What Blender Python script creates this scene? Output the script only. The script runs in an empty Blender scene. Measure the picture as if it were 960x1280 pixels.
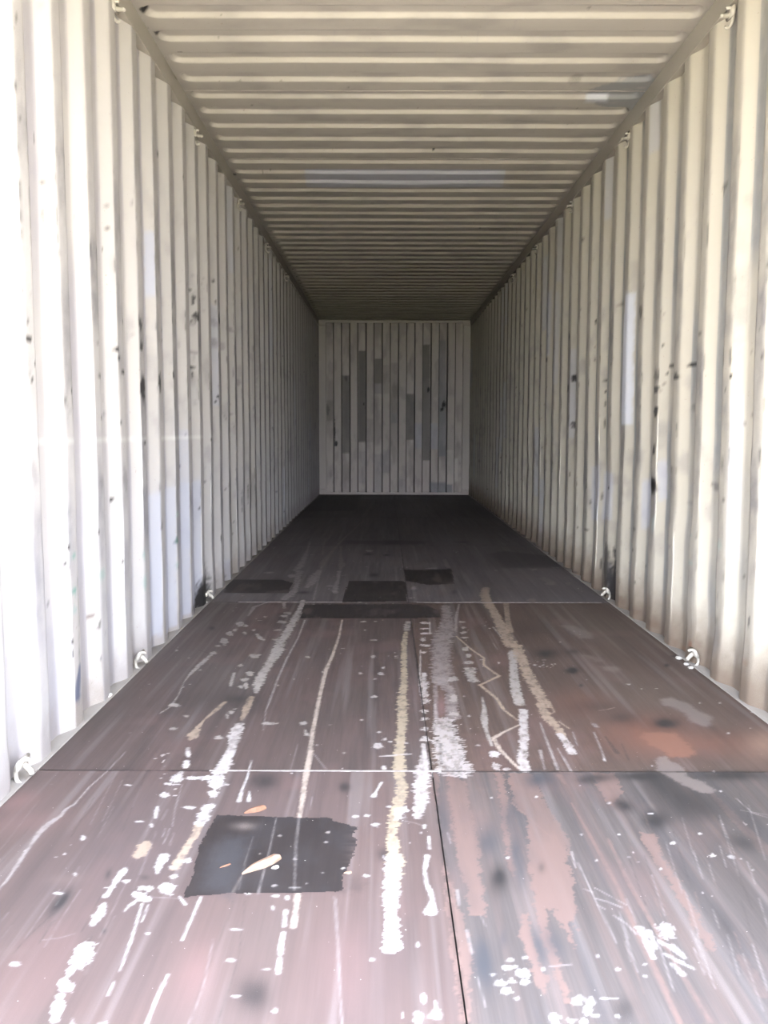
import bpy, math, random
import numpy as np

# ------------------------------------------------------------------ camera, world, sun, exposure
scene = bpy.context.scene
COL = scene.collection
scene.view_settings.view_transform = 'Standard'
scene.view_settings.look = 'None'
scene.view_settings.gamma = 1.0
scene.view_settings.use_curve_mapping = False
scene.view_settings.exposure = 4.38
scene.cycles.max_bounces = 16
scene.cycles.diffuse_bounces = 12
scene.cycles.glossy_bounces = 4
scene.cycles.caustics_reflective = False
scene.cycles.caustics_refractive = False

FOCAL = 1032.7                       # pixels on the 960 x 1280 frame
cam_data = bpy.data.cameras.new('camera')
cam = bpy.data.objects.new('camera', cam_data)
COL.objects.link(cam)
cam_data.sensor_fit = 'VERTICAL'
cam_data.sensor_height = 32.0
cam_data.lens = FOCAL * 32.0 / 1280.0
cam_data.clip_start, cam_data.clip_end = 0.02, 500
cam.location = (-0.1475, 0.0, 0.992)
cam.rotation_mode = 'QUATERNION'
from mathutils import Matrix, Vector
cam.rotation_quaternion = (Matrix.Rotation(0.0008, 3, 'Z') @ Matrix.Rotation(math.pi / 2 - 0.0972, 3, 'X')
                           @ Matrix.Rotation(0.00225, 3, 'Z')).to_quaternion()
scene.camera = cam

world = bpy.data.worlds.new('daylight')
scene.world = world
world.use_nodes = True
wn = world.node_tree
wn.nodes.clear()
w_out = wn.nodes.new('ShaderNodeOutputWorld')
w_bg = wn.nodes.new('ShaderNodeBackground')
# bright hazy sky, a little bluer overhead
w_tc = wn.nodes.new('ShaderNodeTexCoord')
w_sep = wn.nodes.new('ShaderNodeSeparateXYZ')
w_rmp = wn.nodes.new('ShaderNodeValToRGB')
w_rmp.color_ramp.elements[0].position, w_rmp.color_ramp.elements[0].color = 0.0, (.72, .75, .81, 1)
w_rmp.color_ramp.elements[1].position, w_rmp.color_ramp.elements[1].color = 1.0, (.78, .88, 1.08, 1)
wn.links.new(w_tc.outputs['Generated'], w_sep.inputs[0])
wn.links.new(w_sep.outputs['Z'], w_rmp.inputs[0])
wn.links.new(w_rmp.outputs[0], w_bg.inputs['Color'])
w_bg.inputs['Strength'].default_value = 1.5
wn.links.new(w_bg.outputs[0], w_out.inputs['Surface'])

sun_data = bpy.data.lights.new('sun', 'SUN')
sun = bpy.data.objects.new('sun', sun_data)
COL.objects.link(sun)
sun_data.energy = 7.0
sun_data.color = (1.0, 0.945, 0.86)
sun_data.angle = math.radians(3)   # softened by the haze
sun.rotation_mode = 'QUATERNION'
sun.rotation_quaternion = Vector((-0.62, -0.04, 0.784)).to_track_quat('Z', 'Y')   # the +Z axis of a sun lamp points at the sun
sun.location = (-6, -1, 9)

# ------------------------------------------------------------------ wear on the surfaces, in metres on each surface: (kind, colour key, coverage, ...)
FLOOR_MARKS = [
('S','R',.35,.933,2.56,.251,.0017,-.0471,-.116),
('S','R',.5,.712,2.662,.155,.0011,-.056,-.18),
('S','R',.25,.577,2.944,.128,.001,-.0409,-.172),
('S','PO',.3,1.07,2.561,.0686,.0005,-.0616,-.135),
('S','PR',.35,-.489,1.418,.0426,.0002,.0105,-.109),
('S','PR',.25,-.219,1.455,.0596,.0003,.0067,-.141),
('S','PR',.5,-1.147,2.137,.0742,.0004,.0002,-.0745),
('S','PR',.3,-1.06,2.016,.108,.0006,-.0182,-.0669),
('P','N',.85,.8,0,((.0382,2.332),(.0862,2.252),(.0787,2.119),(.0801,1.999),(.0788,1.893),(.0703,1.796),(.0667,1.683),(.0649,1.613),(.0324,1.617),(.0327,1.708),(.0268,1.796),(.0253,1.892),(.0265,2.034),(.0298,2.183))),
('P','N',.85,.8,0,((-.0118,1.833),(-.003,1.786),(.0061,1.667),(.019,1.569),(.0231,1.488),(.0146,1.426),(.0058,1.397),(.0004,1.3),(-.0164,1.3),(-.0161,1.408),(-.0174,1.488),(-.0178,1.591),(-.0158,1.708))),
('P','N',.85,.8,0,((-.0107,2.325),(.0128,2.325),(.0053,2.21),(-.0092,2.118),(-.0139,2.183))),
('P','N',.85,.8,0,((.176,2.326),(.204,2.326),(.189,2.184),(.174,2.058),(.161,2.011),(.159,1.924),(.154,1.843),(.143,1.751),(.138,1.787),(.143,1.903),(.157,2.058),(.169,2.184))),
('P','N',.85,.8,0,((.213,2.326),(.288,2.326),(.286,2.171),(.292,2.059),(.3,1.978),(.304,1.935),(.281,1.844),(.273,1.752),(.262,1.684),(.243,1.592),(.241,1.563),(.23,1.592),(.223,1.522),(.22,1.502),(.216,1.549),(.208,1.592),(.207,1.637),(.191,1.637),(.182,1.57),(.179,1.489),(.178,1.409),(.181,1.348),(.17,1.353),(.169,1.421),(.165,1.482),(.166,1.549),(.166,1.621),(.177,1.717),(.192,1.863),(.209,1.945),(.221,2.058),(.203,2.107),(.205,2.211))),
('P','N',.85,.8,0,((.135,1.621),(.154,1.614),(.147,1.549),(.145,1.482),(.148,1.432),(.147,1.392),(.136,1.369),(.128,1.397),(.126,1.457),(.125,1.521))),
('P','N',.85,.8,0,((.462,2.327),(.527,2.328),(.512,2.199),(.485,2.166),(.463,2.108),(.452,2.153),(.451,2.213))),
('P','N',.8,.8,0,((.489,1.974),(.526,1.962),(.504,1.826),(.508,1.745),(.502,1.644),(.5,1.561),(.491,1.504),(.478,1.504),(.475,1.585),(.483,1.688),(.484,1.785),(.479,1.869))),
('L','N',.7,.5,((.356,2.133,.0024),(.363,1.874,.0049),(.365,1.718,.0041),(.357,1.557,.0052),(.357,1.439,.0049),(.353,1.343,.0052),(.352,1.282,.0042))),
('L','N',.6,.5,((.359,2.312,.0084),(.365,2.254,.0032))),
('L','N',.6,.5,((.402,1.938,.0038),(.394,1.735,.0046),(.397,1.609,.0049),(.401,1.444,.005),(.405,1.308,.0042))),
('L','N',.35,.5,((.758,2.208,.007),(.758,2.066,.0132),(.763,1.871,.0183))),
('L','N',.3,.5,((.531,1.479,.0102),(.526,1.379,.0146))),
('S','D',.62,.109,1.751,.0237,.0001,-.0093,-.0676),
('S','D',.6,.489,2.121,.0312,.0002,-.0012,-.0433),
('S','D',.6,.551,2.031,.0327,.0002,-.0167,-.051),
('S','D',.5,.721,1.922,.0491,.0003,.0037,-.0566),
('S','D',.5,.553,2.044,.0368,.0002,-.0167,-.0513),
('S','B',.6,.295,2.282,.0426,.0003,-.0118,-.0636),
('S','B',.65,.154,1.508,.0123,.0001,.0008,-.0695),
('S','B',.55,.0377,1.456,.0159,.0001,-.0001,-.0652),
('S','B',.4,.185,1.521,.0207,.0001,.0014,-.052),
('S','D',.7,.597,2.306,.0924,.0006,-.0099,-.0322),
('S','D',.6,.86,2.312,.11,.0007,-.0151,-.0361),
('S','B',.35,.179,2.058,.0331,.0002,-.017,-.113),
('S','D',.5,.432,2.283,.0305,.0002,-.007,-.0287),
('S','D',.4,.674,2.106,.0757,.0004,.0066,-.0802),
('S','D',.35,.674,2.27,.0407,.0002,-.019,-.0926),
('S','B',.4,.168,1.883,.0177,.0001,-.0166,-.105),
('S','B',.4,.0064,2.057,.0165,.0001,-.0014,-.165),
('S','D',.01,.259,1.788,.0005,0,-.0002,-.0009),
('S','D',.3,.213,1.801,.0097,0,-.0052,-.0273),
('S','D',.35,.269,1.337,.0184,.0001,-.0089,-.031),
('S','D',.3,.544,1.577,.0192,.0001,-.0073,-.0839),
('S','B',.35,.041,1.456,.0239,.0001,-.0085,-.0709),
('S','B',.4,.0879,1.535,.0084,0,-.0048,-.0335),
('S','D',.45,.676,2.163,.0971,.0006,-.0085,-.124),
('S','D',.5,.626,2.27,.0407,.0002,-.0172,-.0925),
('S','D',.5,.472,2.298,.0368,.0002,-.0093,-.0362),
('S','D',.3,.784,2.013,.0363,.0002,-.0141,-.0973),
('S','B',.5,.107,1.924,.0259,.0001,-.01,-.0805),
('S','B',.6,.044,1.482,.0105,0,-.002,-.0555),
('S','B',.4,.163,1.787,.0145,.0001,-.0169,-.103),
('S','D',.6,-.489,2.27,.0454,.0003,.0098,-.0671),
('S','D',.4,-.257,2.229,.0167,.0001,.0017,-.0356),
('S','D',.62,-.378,1.373,.0301,.0001,.008,-.0508),
('S','D',.4,-.148,1.861,.016,.0001,0,-.0329),
('S','D',.75,-.831,1.659,.0162,.0001,-.0023,-.0478),
('S','D',.4,-.682,1.756,.0114,.0001,.0036,-.0123),
('S','D',.4,-.767,1.769,.0067,0,.0039,-.023),
('S','D',.5,-.705,1.557,.0042,0,.0033,-.0098),
('S','BR',.4,-.857,1.49,.0365,.0002,.0017,-.0129),
('S','BR',.4,-.858,1.746,.0424,.0002,-.0039,-.0259),
('S','D',.4,-.258,2.229,.0149,.0001,.0013,-.0274),
('S','D',.35,-.637,2.935,.0657,.0005,.0066,-.168),
('S','D',.25,-.808,2.979,.133,.001,-.0047,-.173),
('L','D',.4,.5,((-.83,1.617,.0015),(-.847,1.544,.0014),(-.854,1.484,.0014))),
('L','D',.35,.5,((-.822,1.587,.0012),(-.817,1.517,.0016))),
('L','D',.3,.5,((-.442,1.665,.0012),(-.421,1.467,.0016),(-.427,1.299,.0019))),
('L','D',.3,.5,((-.467,1.665,.0015),(-.465,1.618,.0012),(-.475,1.406,.0012),(-.473,1.298,.0013))),
('P','O',.95,.8,.012,((.712,2.662),(.817,2.652),(.821,2.579),(.823,2.482),(.787,2.445),(.733,2.454),(.703,2.539),(.691,2.619))),
('S','O',.3,.746,2.579,.0904,.0006,-.0147,-.0878),
('S','D',.8,.818,2.746,.0496,.0004,-.0182,-.0537),
('S','D',.6,.583,3.63,.063,.0006,-.0194,-.0991),
('S','D',.85,.634,3.369,.0293,.0003,-.0113,-.0501),
('S','D',.8,1.06,3.452,.014,.0001,-.0107,-.0317),
('S','D',.6,.626,3.168,.0092,.0001,-.0056,-.0239),
('S','D',.6,1.137,3.596,.0146,.0001,-.0066,-.0191),
('S','D',.4,.707,3.67,.0318,.0003,-.0125,-.0552),
('S','D',.2,.623,4.141,.107,.0011,-.035,-.193),
('S','D',.3,.68,2.796,.0733,.0005,-.0197,-.0691),
('S','D',.3,.613,2.918,.102,.0008,-.0189,-.075),
('L','D',.5,.5,((.576,2.619,.004),(.576,2.481,.0075))),
('L','D',.4,.5,((.612,2.558,.0031),(.596,2.426,.0037))),
('P','G',.5,.6,.02,((.757,4.184),(.832,4.169),(.879,3.998),(.856,3.905),(.796,3.914),(.774,4.068))),
('P','G',.35,.6,.02,((.741,3.612),(.783,3.593),(.8,3.518),(.77,3.499))),
('P','G',.45,.6,.02,((.771,3.428),(.833,3.436),(.844,3.387),(.807,3.343),(.777,3.377))),
('P','G',.6,.6,.012,((.882,2.999),(.928,3.021),(.971,2.947),(.977,2.871),(.999,2.81),(.967,2.741),(.944,2.711),(.907,2.752),(.918,2.846),(.898,2.908),(.873,2.933))),
('P','G',.6,.6,.008,((.686,2.442),(.715,2.452),(.741,2.362),(.726,2.303),(.762,2.271),(.774,2.216),(.752,2.193),(.728,2.2),(.695,2.254),(.653,2.353))),
('P','W',.9,.6,0,((.822,3.181),(.819,3.175),(.814,3.176),(.813,3.18),(.812,3.188),(.819,3.194),(.823,3.193),(.827,3.189))),
('P','W',.9,.6,0,((1.091,2.959),(1.088,2.952),(1.083,2.953),(1.083,2.958),(1.082,2.963),(1.09,2.97),(1.093,2.97),(1.095,2.964))),
('P','W',.9,.6,0,((.5,3.447),(.496,3.439),(.491,3.442),(.49,3.446),(.489,3.454),(.494,3.461),(.498,3.459),(.503,3.455))),
('P','W',.9,.6,0,((.996,2.651),(.99,2.647),(.986,2.645),(.984,2.649),(.987,2.655),(.99,2.659),(.996,2.661),(.997,2.657))),
('P','W',.9,.6,0,((.854,3.123),(.851,3.121),(.848,3.12),(.847,3.122),(.848,3.127),(.85,3.13),(.853,3.13),(.856,3.129))),
('P','W',.9,.6,0,((1.02,2.958),(1.014,2.953),(1.01,2.953),(1.009,2.958),(1.012,2.962),(1.015,2.968),(1.019,2.968),(1.019,2.963))),
('P','W',.9,.6,0,((.655,2.381),(.653,2.379),(.65,2.379),(.65,2.381),(.65,2.383),(.653,2.386),(.655,2.386),(.656,2.384))),
('P','W',.9,.6,0,((.823,2.34),(.821,2.336),(.818,2.336),(.817,2.339),(.817,2.342),(.821,2.346),(.824,2.346),(.825,2.343))),
('P','W',.9,.6,0,((.537,3.46),(.536,3.456),(.532,3.454),(.532,3.458),(.531,3.463),(.534,3.466),(.537,3.468),(.539,3.465))),
('P','W',.9,.6,0,((.575,3.46),(.571,3.456),(.567,3.453),(.565,3.458),(.567,3.463),(.569,3.468),(.573,3.47),(.574,3.466))),
('P','W',.9,.6,0,((.67,3.243),(.668,3.239),(.665,3.24),(.663,3.243),(.665,3.247),(.667,3.251),(.67,3.25),(.67,3.247))),
('P','K',.6,.5,0,((.559,2.749),(.576,2.738),(.579,2.704),(.565,2.709))),
('L','T',.8,.5,((.619,2.873,.0013),(.655,2.886,.0022),(.686,2.906,.0017))),
('L','K',.75,.5,((.387,2.748,.0025),(.377,2.576,.0039),(.365,2.355,.0043))),
('L','K',.75,.5,((.399,2.518,.0023),(.401,2.425,.0037),(.402,2.338,.0032))),
('L','K',.75,.5,((.549,2.661,.0024),(.535,2.518,.0027),(.522,2.417,.003))),
('L','K',.75,.5,((.34,2.498,.0053),(.327,2.355,.0022))),
('L','K',.75,.5,((.479,2.66,.0024),(.466,2.537,.0012))),
('L','K',.85,.5,((-.95,2.479,.0012),(-.959,2.326,.0016),(-.972,2.225,.0022),(-.974,2.119,.0033),(-.985,2.088,.0045),(-.985,2.051,.0064),(-.999,1.999,.0086),(-1.002,1.955,.0073),(-.996,1.892,.003),(-.994,1.857,.0046),(-.988,1.804,.0053),(-.983,1.741,.0028),(-.986,1.678,.003),(-.987,1.616,.0019))),
('P','W',1,.6,0,((-.858,2.238),(-.86,2.233),(-.869,2.234),(-.878,2.237),(-.88,2.241),(-.874,2.245),(-.866,2.245),(-.861,2.241))),
('P','W',1,.6,0,((-.837,1.69),(-.839,1.687),(-.85,1.687),(-.859,1.689),(-.862,1.693),(-.855,1.696),(-.845,1.695),(-.839,1.694))),
('P','W',1,.6,0,((-.835,1.764),(-.834,1.758),(-.839,1.76),(-.842,1.763),(-.847,1.77),(-.845,1.775),(-.841,1.774),(-.836,1.771))),
('P','W',1,.6,0,((-.876,1.932),(-.878,1.924),(-.881,1.922),(-.889,1.929),(-.889,1.937),(-.891,1.944),(-.887,1.946),(-.881,1.939))),
('P','W',1,.6,0,((-.824,1.451),(-.83,1.447),(-.837,1.448),(-.844,1.451),(-.844,1.456),(-.845,1.461),(-.836,1.46),(-.83,1.457))),
('P','W',1,.6,0,((-.742,2.17),(-.742,2.161),(-.749,2.155),(-.755,2.166),(-.763,2.179),(-.758,2.188),(-.753,2.194),(-.742,2.184))),
('P','W',1,.6,0,((-.729,1.996),(-.729,1.99),(-.734,1.991),(-.737,1.995),(-.742,2.005),(-.74,2.012),(-.736,2.01),(-.731,2.006))),
('P','W',1,.6,0,((-.612,1.547),(-.612,1.546),(-.616,1.545),(-.618,1.546),(-.621,1.55),(-.618,1.552),(-.615,1.552),(-.612,1.551))),
('P','W',1,.6,0,((-.605,1.707),(-.605,1.695),(-.618,1.698),(-.63,1.705),(-.637,1.72),(-.629,1.732),(-.617,1.728),(-.607,1.722))),
('P','W',1,.6,0,((-.719,2.272),(-.723,2.255),(-.738,2.259),(-.756,2.268),(-.759,2.294),(-.755,2.312),(-.739,2.308),(-.731,2.298))),
('P','W',1,.6,0,((-.748,2.243),(-.748,2.237),(-.759,2.238),(-.767,2.242),(-.772,2.251),(-.765,2.257),(-.756,2.256),(-.749,2.252))),
('P','W',1,.6,0,((-.743,2.456),(-.741,2.437),(-.748,2.437),(-.759,2.453),(-.762,2.47),(-.762,2.49),(-.755,2.489),(-.748,2.473))),
('P','W',1,.6,0,((-.728,2.378),(-.732,2.365),(-.737,2.357),(-.744,2.37),(-.75,2.392),(-.75,2.404),(-.745,2.413),(-.735,2.4))),
('P','W',1,.6,0,((-.651,1.709),(-.653,1.701),(-.665,1.703),(-.677,1.707),(-.68,1.717),(-.673,1.725),(-.662,1.723),(-.655,1.719))),
('P','W',1,.6,0,((-.639,1.666),(-.641,1.656),(-.652,1.659),(-.664,1.665),(-.668,1.677),(-.662,1.688),(-.652,1.685),(-.644,1.679))),
('P','W',1,.6,0,((-.663,1.682),(-.666,1.675),(-.677,1.676),(-.682,1.68),(-.692,1.691),(-.685,1.698),(-.675,1.697),(-.662,1.693))),
('P','W',1,.6,0,((-.61,1.758),(-.611,1.755),(-.617,1.753),(-.62,1.756),(-.625,1.764),(-.621,1.767),(-.617,1.769),(-.61,1.766))),
('P','W',1,.6,0,((-.759,2.019),(-.767,2.017),(-.774,2.015),(-.78,2.017),(-.781,2.021),(-.779,2.023),(-.77,2.025),(-.763,2.022))),
('P','W',1,.6,0,((-.594,1.826),(-.595,1.819),(-.601,1.817),(-.608,1.824),(-.609,1.83),(-.607,1.837),(-.601,1.839),(-.597,1.832))),
('L','W',1,.8,((-.749,2.104,.0054),(-.736,2.041,.0047))),
('L','W',1,.8,((-.737,1.787,.0089),(-.74,1.747,.0072),(-.743,1.681,.0055))),
('L','W',1,.8,((-.737,1.652,.004),(-.735,1.611,.0136),(-.734,1.58,.0058))),
('L','W',1,.8,((-.724,1.441,.009),(-.724,1.417,.0031))),
('L','W',1,.8,((-.719,1.368,.0074),(-.711,1.339,.0099),(-.702,1.307,.0067))),
('L','W',1,.8,((-.664,1.849,.0135),(-.662,1.797,.0095),(-.658,1.774,.0037))),
('L','W',1,.8,((-.669,1.672,.004),(-.681,1.646,.004),(-.686,1.625,.0015))),
('L','W',1,.8,((-.657,1.652,.0017),(-.642,1.531,.0021),(-.634,1.435,.0016))),
('L','W',1,.8,((-.635,1.403,.0018),(-.634,1.369,.0015))),
('L','W',1,.8,((-.642,1.648,.0012),(-.639,1.588,.0012))),
('P','W',1,.8,0,((-.737,1.514),(-.727,1.526),(-.713,1.521),(-.701,1.491),(-.7,1.463),(-.709,1.438),(-.723,1.432),(-.737,1.462),(-.734,1.488))),
('P','W',1,.6,0,((-.705,1.391),(-.708,1.379),(-.717,1.38),(-.725,1.39),(-.732,1.4),(-.732,1.412),(-.722,1.411),(-.708,1.401))),
('P','W',.9,.5,0,((-.676,1.313),(-.665,1.293),(-.674,1.293))),
('P','T',.9,.5,0,((-.742,1.903),(-.725,1.924),(-.704,1.899),(-.706,1.858),(-.719,1.834),(-.736,1.848))),
('L','K',.6,.5,((-.684,1.984,.0012),(-.68,1.909,.0012))),
('L','K',.6,.5,((-.668,1.962,.0012),(-.663,1.899,.0012))),
('L','K',.6,.5,((-.695,1.984,.0012),(-.691,1.94,.0012))),
('L','K',.6,.5,((-.717,2.247,.0013),(-.7,2.102,.0015),(-.681,1.995,.0012))),
('L','K',.6,.5,((-.717,2.089,.0012),(-.717,2.029,.0012))),
('L','K',.6,.5,((-.669,1.68,.0012),(-.58,1.672,.0012))),
('L','K',.45,.5,((-.815,1.527,.0012),(-.784,1.534,.0012),(-.76,1.548,.0012))),
('L','W',.95,.9,((-.622,2.481,.0158),(-.626,2.382,.0186),(-.628,2.328,.0228))),
('P','W',1,.6,0,((-.602,2.285),(-.619,2.277),(-.664,2.274),(-.709,2.28),(-.715,2.296),(-.678,2.304),(-.637,2.308),(-.611,2.302))),
('P','W',1,.6,0,((-.588,2.242),(-.605,2.215),(-.623,2.213),(-.645,2.237),(-.644,2.26),(-.645,2.287),(-.622,2.289),(-.603,2.265))),
('P','W',1,.6,0,((-.604,2.176),(-.605,2.163),(-.615,2.161),(-.626,2.17),(-.633,2.196),(-.627,2.209),(-.618,2.212),(-.61,2.203))),
('P','W',1,.6,0,((-.594,2.099),(-.604,2.091),(-.616,2.089),(-.624,2.094),(-.629,2.111),(-.626,2.118),(-.612,2.121),(-.599,2.115))),
('P','W',1,.6,0,((-.65,2.097),(-.654,2.09),(-.668,2.091),(-.674,2.096),(-.684,2.102),(-.674,2.108),(-.662,2.107),(-.646,2.103))),
('P','W',1,.6,0,((-.605,1.702),(-.603,1.685),(-.617,1.687),(-.627,1.7),(-.639,1.716),(-.631,1.734),(-.619,1.732),(-.603,1.718))),
('P','W',1,.6,0,((-.613,1.753),(-.613,1.749),(-.619,1.75),(-.622,1.752),(-.628,1.759),(-.624,1.764),(-.618,1.763),(-.612,1.761))),
('P','W',1,.6,0,((-.373,1.682),(-.374,1.68),(-.38,1.68),(-.386,1.682),(-.388,1.685),(-.382,1.688),(-.377,1.687),(-.372,1.685))),
('P','W',1,.6,0,((-.436,1.694),(-.437,1.691),(-.443,1.689),(-.446,1.693),(-.45,1.697),(-.445,1.701),(-.441,1.702),(-.435,1.699))),
('P','W',1,.6,0,((-.376,1.634),(-.377,1.629),(-.38,1.629),(-.381,1.632),(-.383,1.642),(-.383,1.647),(-.38,1.646),(-.377,1.643))),
('P','W',1,.6,0,((-.432,1.562),(-.433,1.561),(-.444,1.56),(-.45,1.561),(-.456,1.564),(-.446,1.565),(-.437,1.565),(-.428,1.564))),
('P','W',1,.6,0,((-.427,1.465),(-.433,1.463),(-.44,1.463),(-.445,1.464),(-.444,1.469),(-.443,1.471),(-.436,1.471),(-.43,1.469))),
('P','W',1,.6,0,((-.359,1.44),(-.36,1.438),(-.367,1.439),(-.37,1.44),(-.374,1.441),(-.368,1.443),(-.363,1.442),(-.356,1.442))),
('P','W',1,.6,0,((-.403,1.366),(-.405,1.365),(-.411,1.365),(-.413,1.366),(-.416,1.368),(-.412,1.368),(-.407,1.369),(-.401,1.368))),
('P','W',1,.6,0,((-.33,1.33),(-.332,1.327),(-.335,1.328),(-.339,1.33),(-.338,1.332),(-.337,1.335),(-.333,1.335),(-.332,1.333))),
('P','W',1,.6,0,((-.621,1.794),(-.622,1.787),(-.63,1.789),(-.635,1.793),(-.641,1.8),(-.635,1.807),(-.628,1.805),(-.619,1.801))),
('P','W',1,.6,0,((-.608,1.821),(-.615,1.817),(-.624,1.817),(-.629,1.82),(-.633,1.829),(-.63,1.834),(-.621,1.833),(-.61,1.83))),
('P','W',1,.6,0,((-.413,2.32),(-.413,2.318),(-.417,2.319),(-.42,2.32),(-.422,2.324),(-.419,2.326),(-.415,2.325),(-.412,2.324))),
('L','W',1,.8,((-.614,2.102,.0149),(-.615,2.053,.0176),(-.614,2.001,.0126))),
('L','T',1,.7,((-.617,2.001,.0115),(-.613,1.952,.009),(-.619,1.909,.01),(-.622,1.849,.0102),(-.624,1.797,.0111))),
('L','W',.9,.5,((-.549,2.415,.0013),(-.541,2.292,.0032),(-.542,2.207,.0037),(-.538,2.138,.0073))),
('L','W',.9,.5,((-.52,2.2,.0012),(-.512,2.141,.0061))),
('L','T2',.9,.5,((-.375,2.491,.009),(-.376,2.353,.0079),(-.369,2.181,.0074),(-.366,2.043,.0053))),
('L','T2',.9,.5,((-.333,1.694,.0066),(-.33,1.634,.0059),(-.329,1.571,.0062))),
('L','W',1,.5,((-.355,1.681,.0045),(-.353,1.672,.0045))),
('L','W',1,.5,((-.351,1.63,.0044),(-.348,1.575,.0043))),
('L','W',1,.5,((-.347,1.553,.0043),(-.347,1.526,.0042))),
('L','W',1,.5,((-.347,1.516,.0047),(-.344,1.486,.0041))),
('L','W',1,.5,((-.344,1.474,.0041),(-.341,1.43,.0045))),
('L','W',1,.5,((-.539,1.677,.003),(-.54,1.603,.0024),(-.542,1.528,.0023))),
('L','W',1,.5,((-.543,1.424,.0022),(-.546,1.355,.0028),(-.545,1.293,.0027))),
('L','W',1,.5,((-.585,1.68,.002),(-.565,1.65,.0025))),
('L','K',.4,.5,((-.482,1.532,.0012),(-.47,1.383,.0013),(-.475,1.293,.0015))),
('L','K',.45,.5,((-.254,1.682,.0012),(-.218,1.299,.0012))),
('L','K',.5,.5,((-.344,2.168,.0012),(-.341,2.091,.0012))),
('L','K',.6,.5,((-.368,2.474,.0012),(-.317,2.353,.0012))),
('P','PATCH',1,.6,0,((-.581,2.06),(-.546,2.056),(-.419,2.047),(-.284,2.044),(-.278,2.026),(-.245,2.015),(-.211,1.996),(-.219,1.959),(-.207,1.911),(-.215,1.841),(-.23,1.794),(-.233,1.75),(-.237,1.703),(-.282,1.695),(-.337,1.694),(-.419,1.691),(-.469,1.691),(-.523,1.684),(-.575,1.676),(-.58,1.709),(-.574,1.748),(-.586,1.83),(-.593,1.894),(-.59,1.963))),
('P','D',.25,.8,.02,((-.231,1.785),(-.191,1.732),(-.195,1.707),(-.236,1.698))),
('P','B',.5,.8,.03,((-.557,1.869),(-.54,1.936),(-.489,1.942),(-.476,1.9),(-.472,1.784),(-.473,1.714),(-.475,1.673),(-.493,1.697),(-.543,1.714),(-.549,1.784))),
('S','G',.3,-.498,1.996,.0321,.0002,.0038,-.0223),
('L','K',.4,.5,((-.425,2.043,.0015),(-.42,1.9,.0022),(-.419,1.784,.0021),(-.418,1.691,.003))),
('L','K',.28,.5,((-.366,2.043,.0041),(-.36,1.911,.0039),(-.342,1.706,.003))),
('L','K',.3,.5,((-.468,1.942,.0012),(-.468,1.821,.0013),(-.463,1.706,.0013))),
('L','G',.4,.5,((-.473,1.697,.004),(-.467,1.757,.0021))),
('P','K',.7,.6,0,((-.399,1.946),(-.401,1.943),(-.404,1.944),(-.407,1.945),(-.407,1.949),(-.405,1.952),(-.402,1.951),(-.401,1.949))),
('P','K',.7,.6,0,((-.283,1.963),(-.284,1.959),(-.287,1.958),(-.291,1.962),(-.292,1.965),(-.289,1.969),(-.285,1.97),(-.283,1.967))),
('P','K',.7,.6,0,((-.284,1.915),(-.287,1.912),(-.289,1.912),(-.292,1.915),(-.291,1.918),(-.291,1.921),(-.288,1.921),(-.286,1.918))),
('P','K',.7,.6,0,((-.283,1.775),(-.284,1.773),(-.286,1.773),(-.288,1.775),(-.289,1.777),(-.287,1.779),(-.285,1.779),(-.283,1.777))),
('P','K',.7,.6,0,((-.236,1.795),(-.238,1.792),(-.242,1.79),(-.247,1.793),(-.247,1.798),(-.244,1.8),(-.239,1.802),(-.237,1.799))),
('P','K',.7,.6,0,((-.349,1.835),(-.352,1.832),(-.355,1.831),(-.359,1.834),(-.358,1.837),(-.357,1.84),(-.354,1.841),(-.352,1.838))),
('P','K',.7,.6,0,((-.381,1.722),(-.384,1.719),(-.387,1.718),(-.391,1.72),(-.391,1.724),(-.389,1.726),(-.385,1.728),(-.384,1.725))),
('P','K',.7,.6,0,((-.315,1.731),(-.316,1.729),(-.318,1.729),(-.32,1.731),(-.32,1.733),(-.319,1.735),(-.317,1.734),(-.315,1.733))),
('P','K',.7,.6,0,((-.437,1.859),(-.438,1.857),(-.44,1.857),(-.442,1.858),(-.442,1.86),(-.441,1.862),(-.439,1.863),(-.438,1.861))),
('L','W',.7,.5,((-.353,1.715,.0013),(-.33,1.715,.0015))),
('L','T3',1,1,((-.0988,2.493,.0152),(-.1,2.402,.0174),(-.106,2.354,.0151),(-.104,2.294,.0141),(-.0977,2.223,.0169),(-.108,2.13,.0169),(-.123,2.033,.0145),(-.129,1.954,.0124),(-.125,1.891,.0143),(-.12,1.832,.0187),(-.125,1.768,.0188),(-.129,1.733,.0159))),
('L','W',1,.7,((-.125,1.842,.0188),(-.129,1.759,.0182),(-.131,1.707,.0183),(-.134,1.651,.0153),(-.132,1.59,.0149),(-.13,1.547,.017),(-.131,1.508,.02))),
('P','W',1,.5,0,((-.0887,2.111),(-.0809,2.087),(-.104,2.068),(-.0932,2.042),(-.121,2.033),(-.12,2.093))),
('L','W',.9,.5,((-.158,2.45,.0034),(-.116,2.457,.0048),(-.0645,2.468,.0027))),
('L','W2',.95,1,((-.0226,2.493,.0055),(-.0308,2.386,.0166),(-.0369,2.295,.0238),(-.0407,2.237,.0233),(-.0477,2.143,.0182),(-.06,2.049,.0129))),
('L','K',.6,.5,((-.0935,2.027,.0015),(-.0668,2.016,.0014),(-.0434,1.997,.0017))),
('L','W',.95,.5,((-.0457,2.004,.0057),(-.0465,1.988,.0029))),
('L','W',.95,.5,((-.0371,1.944,.0039),(-.0386,1.887,.0036))),
('L','W',.95,.5,((-.0454,1.852,.007),(-.055,1.786,.0037),(-.0538,1.733,.0036),(-.0454,1.699,.0051),(-.0434,1.671,.0035))),
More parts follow.
